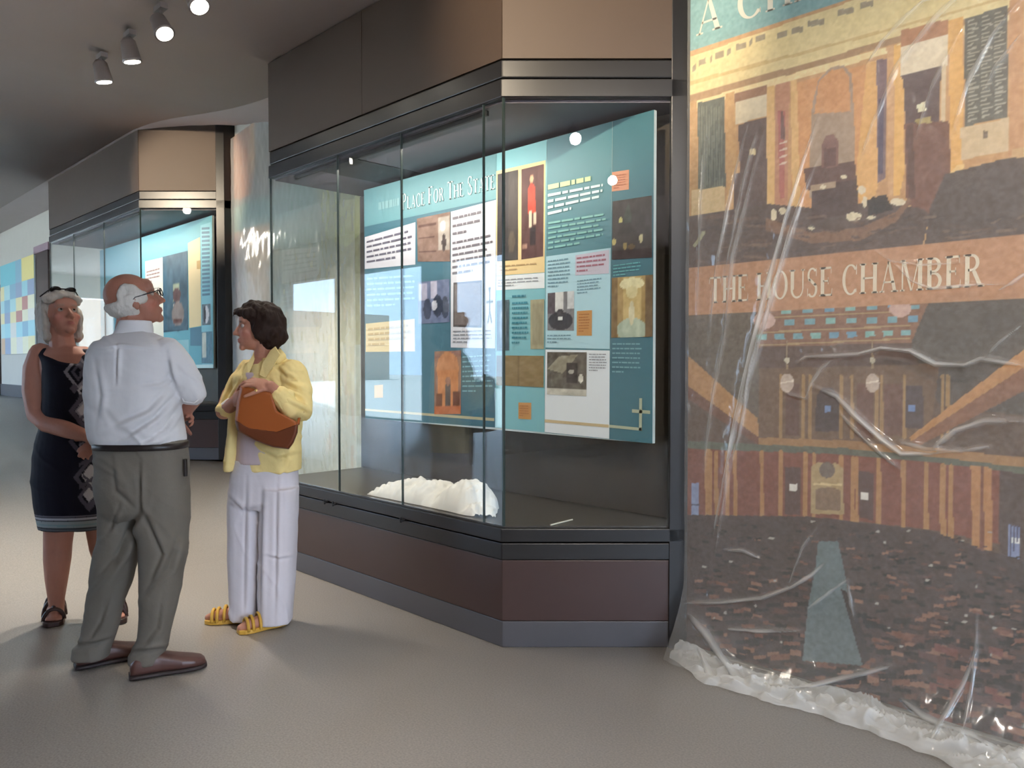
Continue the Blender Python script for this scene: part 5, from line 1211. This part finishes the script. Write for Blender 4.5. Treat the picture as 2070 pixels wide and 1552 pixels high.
# blouse and jacket
mb = MB(); Bd.loft(mb, [(752, 494, 560, .088, -.01), (800, 486, 570, .100, -.01), (870, 482, 580, .102, -.01), (935, 476, 590, .105, -.01)]); Bd.skin('blouse', mb, M['blush'], .007, 3)
mb = MB()
Bd.loft(mb, [(722, 528, 572, .070, .02), (736, 514, 596, .092, .01), (752, 506, 604, .106), (790, 500, 608, .114), (840, 498, 606, .118), (880, 494, 604, .120), (920, 496, 606, .122), (950, 500, 608, .122)], 30, 2.4)
Bd.tube(mb, [(590, 752, -.05, 26), (603, 790, -.09, 27), (602, 832, -.145, 26), (588, 826, -.19, 23), (573, 808, -.215, 20)])
Bd.tube(mb, [(505, 748, .05, 23), (478, 790, .04, 22), (455, 832, -.02, 19.5), (462, 824, -.07, 17)])
Bd.loft(mb, [(734, 498, 530, .07, .02), (760, 480, 520, .085, .01), (800, 470, 505, .09, 0), (860, 466, 494, .09, -.01), (910, 462, 486, .085, -.02), (948, 460, 480, .08, -.02)], 20, 2.2)
jk = Bd.skin('jacket', mb, M['yellow'], .0058, 4, creases([([(560, 742), (580, 760), (604, 768)], 5, .009), ([(572, 772), (592, 780), (618, 792)], 5, .011), ([(576, 790), (596, 800), (620, 812)], 5, .011), ([(584, 812), (602, 822), (622, 832)], 5, .010), ([(545, 760), (560, 790), (556, 830)], 6, .009), ([(520, 905), (560, 925), (604, 915)], 6, .008), ([(480, 770), (462, 800), (448, 830)], 5, .008), ([(575, 905), (580, 930), (578, 950)], 6, .008)], ribs(.022, 1.2, 14, 60, .5)))
# lapels, collar and cuffs
def flap(name, pts, m, th, par):
    n = len(pts); P3 = [Bd.pt(*p) for p in pts]; off = HF * th; mb_ = MB(); mb_.add(list(P3) + [p + off for p in P3], [tuple(range(n)), tuple(range(2 * n - 1, n - 1, -1))] + [(i, n + i, n + (i + 1) % n, (i + 1) % n) for i in range(n)]); return mb_.build(name, m, par, bevel=.002)
flap('lapel', [(556, 700, -.07), (566, 716, -.11), (548, 748, -.145), (536, 764, -.15), (524, 758, -.135), (530, 735, -.10), (546, 708, -.075)], M['yellow'], .012, jk)
flap('lapel', [(512, 715, -.04), (500, 735, -.07), (478, 776, -.09), (474, 800, -.10), (488, 792, -.11), (502, 758, -.09), (514, 728, -.06)], M['yellow'], .012, jk)
mb = MB(); Bd.tube(mb, [(520, 716, .055, 9), (540, 708, .075, 10), (560, 712, .05, 11), (568, 722, -.01, 11), (560, 728, -.08, 9)]); Bd.skin('collar', mb, M['yellow'], .005, 3)
mb = MB(); Bd.tube(mb, [(577, 812, -.205, 22), (566, 800, -.225, 21)]); Bd.skin('cuff', mb, M['yellow'], .005, 3, ribs(.01, 2.0, 4))
mb = MB(); Bd.tube(mb, [(459, 826, -.05, 16), (467, 818, -.09, 15)]); Bd.skin('shirt_cuff', mb, mat('white_cuff', (226, 222, 216), .8), .005, 3)
# trousers
mb = MB()
Bd.loft(mb, [(925, 470, 600, .112), (970, 464, 601, .122), (1010, 463, 601, .122), (1026, 470, 598, .10)], 30, 2.5)
Bd.loft(mb, [(985, 463, 536, .10, .01), (1060, 463, 533, .096, .01), (1130, 463, 530, .094, .01), (1190, 465, 527, .094, .01), (1246, 467, 523, .096, .01)], 24, 2.6)
Bd.loft(mb, [(985, 528, 601, .105, -.03), (1060, 526, 599, .10, -.03), (1130, 526, 597, .098, -.03), (1190, 526, 594, .098, -.03), (1254, 527, 589, .10, -.03)], 24, 2.6)
Bd.skin('trousers', mb, M['whitepant'], .0062, 4, creases([([(500, 975), (497, 1110), (495, 1245)], 5, .007), ([(562, 975), (560, 1110), (558, 1252)], 5, .007), ([(531, 1000), (529, 1110), (527, 1240)], 6, .012), ([(470, 1010), (490, 1030), (525, 1025)], 5, .007), ([(535, 1120), (560, 1128), (595, 1124)], 4, .006)], ribs(.016, .9, 19, 75, .9)))

# tan bag held against her
bg = tag(empty('handbag', tuple(Bd.pt(540, 850, -.2))), 'tan leather bucket handbag held by the woman in yellow', 'handbag')
front = [(486, 778), (520, 786), (548, 792), (555, 812), (560, 830), (582, 842), (602, 853), (600, 872), (592, 892), (583, 906), (552, 902), (515, 888), (480, 868), (475, 848), (478, 815)]
def bagmesh(pts, d0, d1, inset):
    mb_ = MB(); n = len(pts); cx = sum(p[0] for p in pts) / n; cy = sum(p[1] for p in pts) / n
    rows = [(d0, .92), (d0 + .012, .985), ((d0 + d1) / 2, 1.0), (d1 - .012, .985), (d1, .92)]; v = []; f = []
    for d, k in rows: v += [Bd.pt(cx + (p[0] - cx) * k, cy + (p[1] - cy) * k, d) for p in pts]
    for i in range(len(rows) - 1):
        for j in range(n): f.append((i * n + j, i * n + (j + 1) % n, (i + 1) * n + (j + 1) % n, (i + 1) * n + j))
    f += [tuple(range(n - 1, -1, -1)), tuple((len(rows) - 1) * n + j for j in range(n))]; mb_.add(v, f); return mb_
vv, ff = remesh(bagmesh(front, -.275, -.150, 0), .005, 3); mesh_obj('bag_body', vv, ff, M['tan'], bg, True)
low = [(474, 848), (500, 864), (560, 872), (603, 856), (602, 874), (594, 894), (584, 908), (552, 904), (514, 890), (479, 870)]
vv, ff = remesh(bagmesh(low, -.279, -.146, 0), .005, 3); mesh_obj('bag_base', vv, ff, M['tand'], bg, True)
st = MB(); st.tube([Bd.pt(*p) for p in ((548, 796, -.21), (562, 792, -.19), (590, 800, -.16), (606, 836, -.15), (603, 856, -.20))], [.007] * 5, 8); st.build('strap', M['tan'], bg, True)
MB().ell(Bd.pt(518, 790, -.278), (.009, .009, .009), None, 12, 8).build('snap', mat('brass', (206, 176, 110), .3, .8), bg, True)

# ---------------- woman in navy dress, left
Cw = Body('person', 3.92, 140, 1258, 'grey-haired woman in navy patterned sleeveless dress, looking up')
M['skin_c'] = vmat('skin_older_woman', 0.5, 0.35, 0.12, 120)
M['dress'] = vmat('navy_dress', 0.75, 0.2, 0.1, 60, .05)
M['greyhair'] = mat('grey_hair', (176, 168, 158), 0.7, namt=0.25, nscale=40, bump=0.6, bscale=60, stretch=(1, 1, .35))
M['sandal'] = mat('dark_sandal', (58, 36, 32), 0.4)
hcw = Cw.pt(124, 640, .0); fw = CR * .80 - HF * .60 + UP * .30; HC = frame(fw); kc = 1.0
body = MB(); head_parts(body, hcw, HC, kc, True)
body.tube([hcw + HC @ np.array((0, -.02, -.04)), hcw + HC @ np.array((0, -.035, -.11)), Cw.pt(132, 730, .02)], [.056, .058, .07])
Cw.loft(body, [(700, 100, 172, .065, .02), (716, 76, 200, .085, .01), (745, 84, 204, .10), (800, 100, 200, .11), (850, 102, 204, .11), (920, 92, 214, .115), (1000, 92, 214, .11)])
Cw.loft(body, [(990, 90, 150, .085), (1060, 92, 148, .075), (1100, 91, 143, .065), (1130, 91, 141, .064), (1170, 94, 135, .056), (1210, 99, 129, .040), (1235, 102, 128, .036), (1250, 102, 128, .034)], 22, 2.1)
Cw.loft(body, [(990, 158, 218, .085, .03), (1060, 176, 222, .075, .04), (1110, 184, 226, .062, .05), (1160, 200, 236, .052, .05), (1210, 216, 244, .038, .05), (1240, 220, 246, .034, .05)], 22, 2.1)
Cw.tube(body, [(84, 716, .0, 24), (74, 745, -.01, 25), (71, 790, -.02, 24), (77, 838, -.05, 21), (96, 856, -.09, 19), (140, 870, -.14, 17), (172, 880, -.17, 12.5), (182, 884, -.175, 11.5)])
hand(body, Cw.pt(180, 884, -.175), CR * .93 - UP * .35, HF * .8 - UP * .5, 1, .175, (22, 34, 25), 4, 18)
Cw.tube(body, [(200, 720, .04, 22), (226, 770, .05, 21), (230, 830, .0, 19), (216, 866, -.07, 16), (204, 888, -.12, 12)])
hand(body, Cw.pt(206, 886, -.12), -CR * .6 - UP * .55 - HF * .3, HF * .9, -1, .175, (25, 34, 25), 4, 18)
for (hx, hy), (tx, ty) in (((112, 1240), (108, 1266)), ((232, 1236), (236, 1257))):
    h3 = on_plane(hx, hy, (0, 0, 0), (0, 0, 1)); t3 = on_plane(tx, ty, (0, 0, 0), (0, 0, 1)); dd = (t3 - h3) / np.linalg.norm(t3 - h3); sd = np.cross(dd, UP)
    body.tube([h3 + UP * .10, h3 + UP * .055 + dd * .02, h3 + UP * .055 + dd * .09, h3 + UP * .042 + dd * .15, h3 + UP * .036 + dd * .19], [.036, .040, .038, .036, .026], 12)
    for q, o_ in enumerate((-.026, -.013, 0, .013, .025)): body.tube([h3 + UP * .034 + dd * .16 + sd * o_, h3 + UP * .030 + dd * (.222 - .007 * abs(q - 1)) + sd * o_ * 1.15], [.012, .010], 8)
    pr = [(-.03, .03), (.02, .038), (.10, .040), (.18, .05), (.225, .045), (.245, .025)]
    pts = [h3 + dd * q + sd * w_ for q, w_ in pr] + [h3 + dd * q - sd * w_ for q, w_ in pr[::-1]]
    so = MB().prism([(p_[0], p_[1]) for p_ in pts], 0.001, .026).build('sandal_sole', M['sandal'], Cw.root, bevel=.004)
    for q, hh_, rr in ((.175, .055, .010), (.10, .082, .014), (.04, .10, .010)):
        MB().tube([h3 + dd * q + sd * .046 * math.cos(g) + UP * (.018 + hh_ * math.sin(g)) for g in np.linspace(0, math.pi, 13)], [rr] * 13, 8, False).build('strap', M['sandal'], so, True)
    MB().tube([h3 + dd * .17 + UP * .075, h3 + dd * .09 + UP * .10], [.010, .012], 8).build('strap', M['sandal'], so, True)
Cw.skin('body', body, M['skin_c'], .0052, 4, head_post(hcw, HC, kc), face_cols(hcw, HC, (182, 128, 110), (158, 88, 84), (190, 116, 104), kc, brow=(150, 126, 112)))
eyes(Cw, hcw, HC, kc)
mb = MB()
HE2 = lambda p, r: mb.ell(hcw + HC @ np.array(p), r, HC, 22, 14)
HE2((0, -.040, .040), (.094, .100, .094)); HE2((0, -.066, -.03), (.094, .070, .095)); HE2((0, -.050, -.09), (.078, .050, .045)); HE2((0, .010, .098), (.075, .065, .036))
for sx in (-1, 1):
    HE2((sx * .082, -.022, -.012), (.022, .046, .076)); HE2((sx * .062, .046, .076), (.034, .034, .024)); HE2((sx * .076, -.03, -.088), (.024, .036, .034))
mb.tube([hcw + HC @ np.array(p) for p in ((-.066, .052, .060), (-.03, .082, .084), (.02, .086, .086), (.064, .056, .062))], [.018, .017, .017, .018])
hair_mesh(Cw, 'hair', mb, M['greyhair'], .005, .010, 28, 8.0, hcw, HC, (1, 1, .6))
# sunglasses pushed up into the hair
g = MB()
for sx in (-1, 1):
    cc = hcw + HC @ np.array((sx * .036, .060, .122))
    g.ell(cc, (.028, .006, .020), HC @ np.array(Matrix.Rotation(math.radians(-55), 3, 'X')), 14, 8)
    g.tube([hcw + HC @ np.array((sx * .062, .055, .120)), hcw + HC @ np.array((sx * .094, .02, .095))], [.003] * 2, 6)
g.tube([hcw + HC @ np.array((-.014, .064, .126)), hcw + HC @ np.array((.014, .064, .126))], [.004] * 2, 6)
g.build('sunglasses', mat('sunglass_black', (22, 18, 20), .15), Cw.root, True)
# dress with its printed pattern
mb = MB()
Cw.loft(mb, [(704, 90, 116, .06, .02), (718, 86, 118, .08, .01), (738, 88, 206, .105), (760, 92, 206, .115), (800, 95, 205, .124), (850, 92, 208, .122), (880, 82, 214, .125), (920, 73, 218, .13), (970, 70, 222, .13), (1010, 74, 222, .125), (1040, 79, 222, .122), (1066, 84, 222, .120)], 30, 2.4)
Cw.loft(mb, [(704, 168, 196, .06, .03), (720, 166, 204, .08, .02), (745, 160, 206, .10, .0)], 16, 2.2)
def dress_cols(v):
    px, py = project(v); n = len(v); c = np.tile(lina((22, 22, 36)), (n, 1)); front_ = ((v - Cw.base) @ HF) < .05
    grey = lina((150, 148, 160)); mid = lina((92, 90, 104)); pale = lina((196, 194, 200))
    def ring_(cx, cy, r0, r1, col):
        q = np.abs(px - cx) / 1.0 + np.abs(py - cy) * .8; m = (q > r0) & (q < r1) & front_; c[m] = col
    ring_(158, 752, 22, 30, grey); ring_(158, 752, 8, 15, mid); ring_(150, 785, 0, 9, mid); ring_(166, 790, 4, 10, pale)
    ring_(184, 830, 34, 46, mid); ring_(184, 830, 0, 30, pale); ring_(184, 830, 28, 33, grey); ring_(160, 892, 12, 22, mid); ring_(166, 900, 2, 8, grey)
    ring_(184, 965, 26, 36, mid); ring_(184, 962, 0, 20, pale); ring_(180, 1005, 14, 24, mid); ring_(180, 1000, 0, 12, pale); ring_(204, 900, 0, 18, mid)
    m = (px > 160) & (np.abs(((px - 160) * .7 + py * 1.0) % 46 - 20) < 4) & (px < 230) & (py < 1022) & front_; c[m] = mid
    m = (px > 168) & (np.abs(((px - 160) * -.7 + py * 1.0) % 52 - 20) < 3) & (py < 1022) & front_; c[m] = mid
    hz = v[:, 2]; h0 = Cw.pt(130, 1066, 0)[2]
    for a_, b_, col in ((.006, .016, (90, 96, 104)), (.024, .052, (142, 152, 156)), (.030, .040, (120, 146, 152)), (.060, .070, (176, 176, 186)), (.078, .083, (120, 118, 130))):
        m = (hz > h0 + a_) & (hz < h0 + b_); c[m] = lina(col)
    # neckline trim
    q = np.abs((px - 128) * .95 - (py - 704)) ; m = (q < 7) & (px > 108) & (px < 172) & front_ & (py < 752); c[m] = mid
    return c
Cw.skin('dress', mb, M['dress'], .0055, 4, ribs(.008, .9, 23), dress_cols)
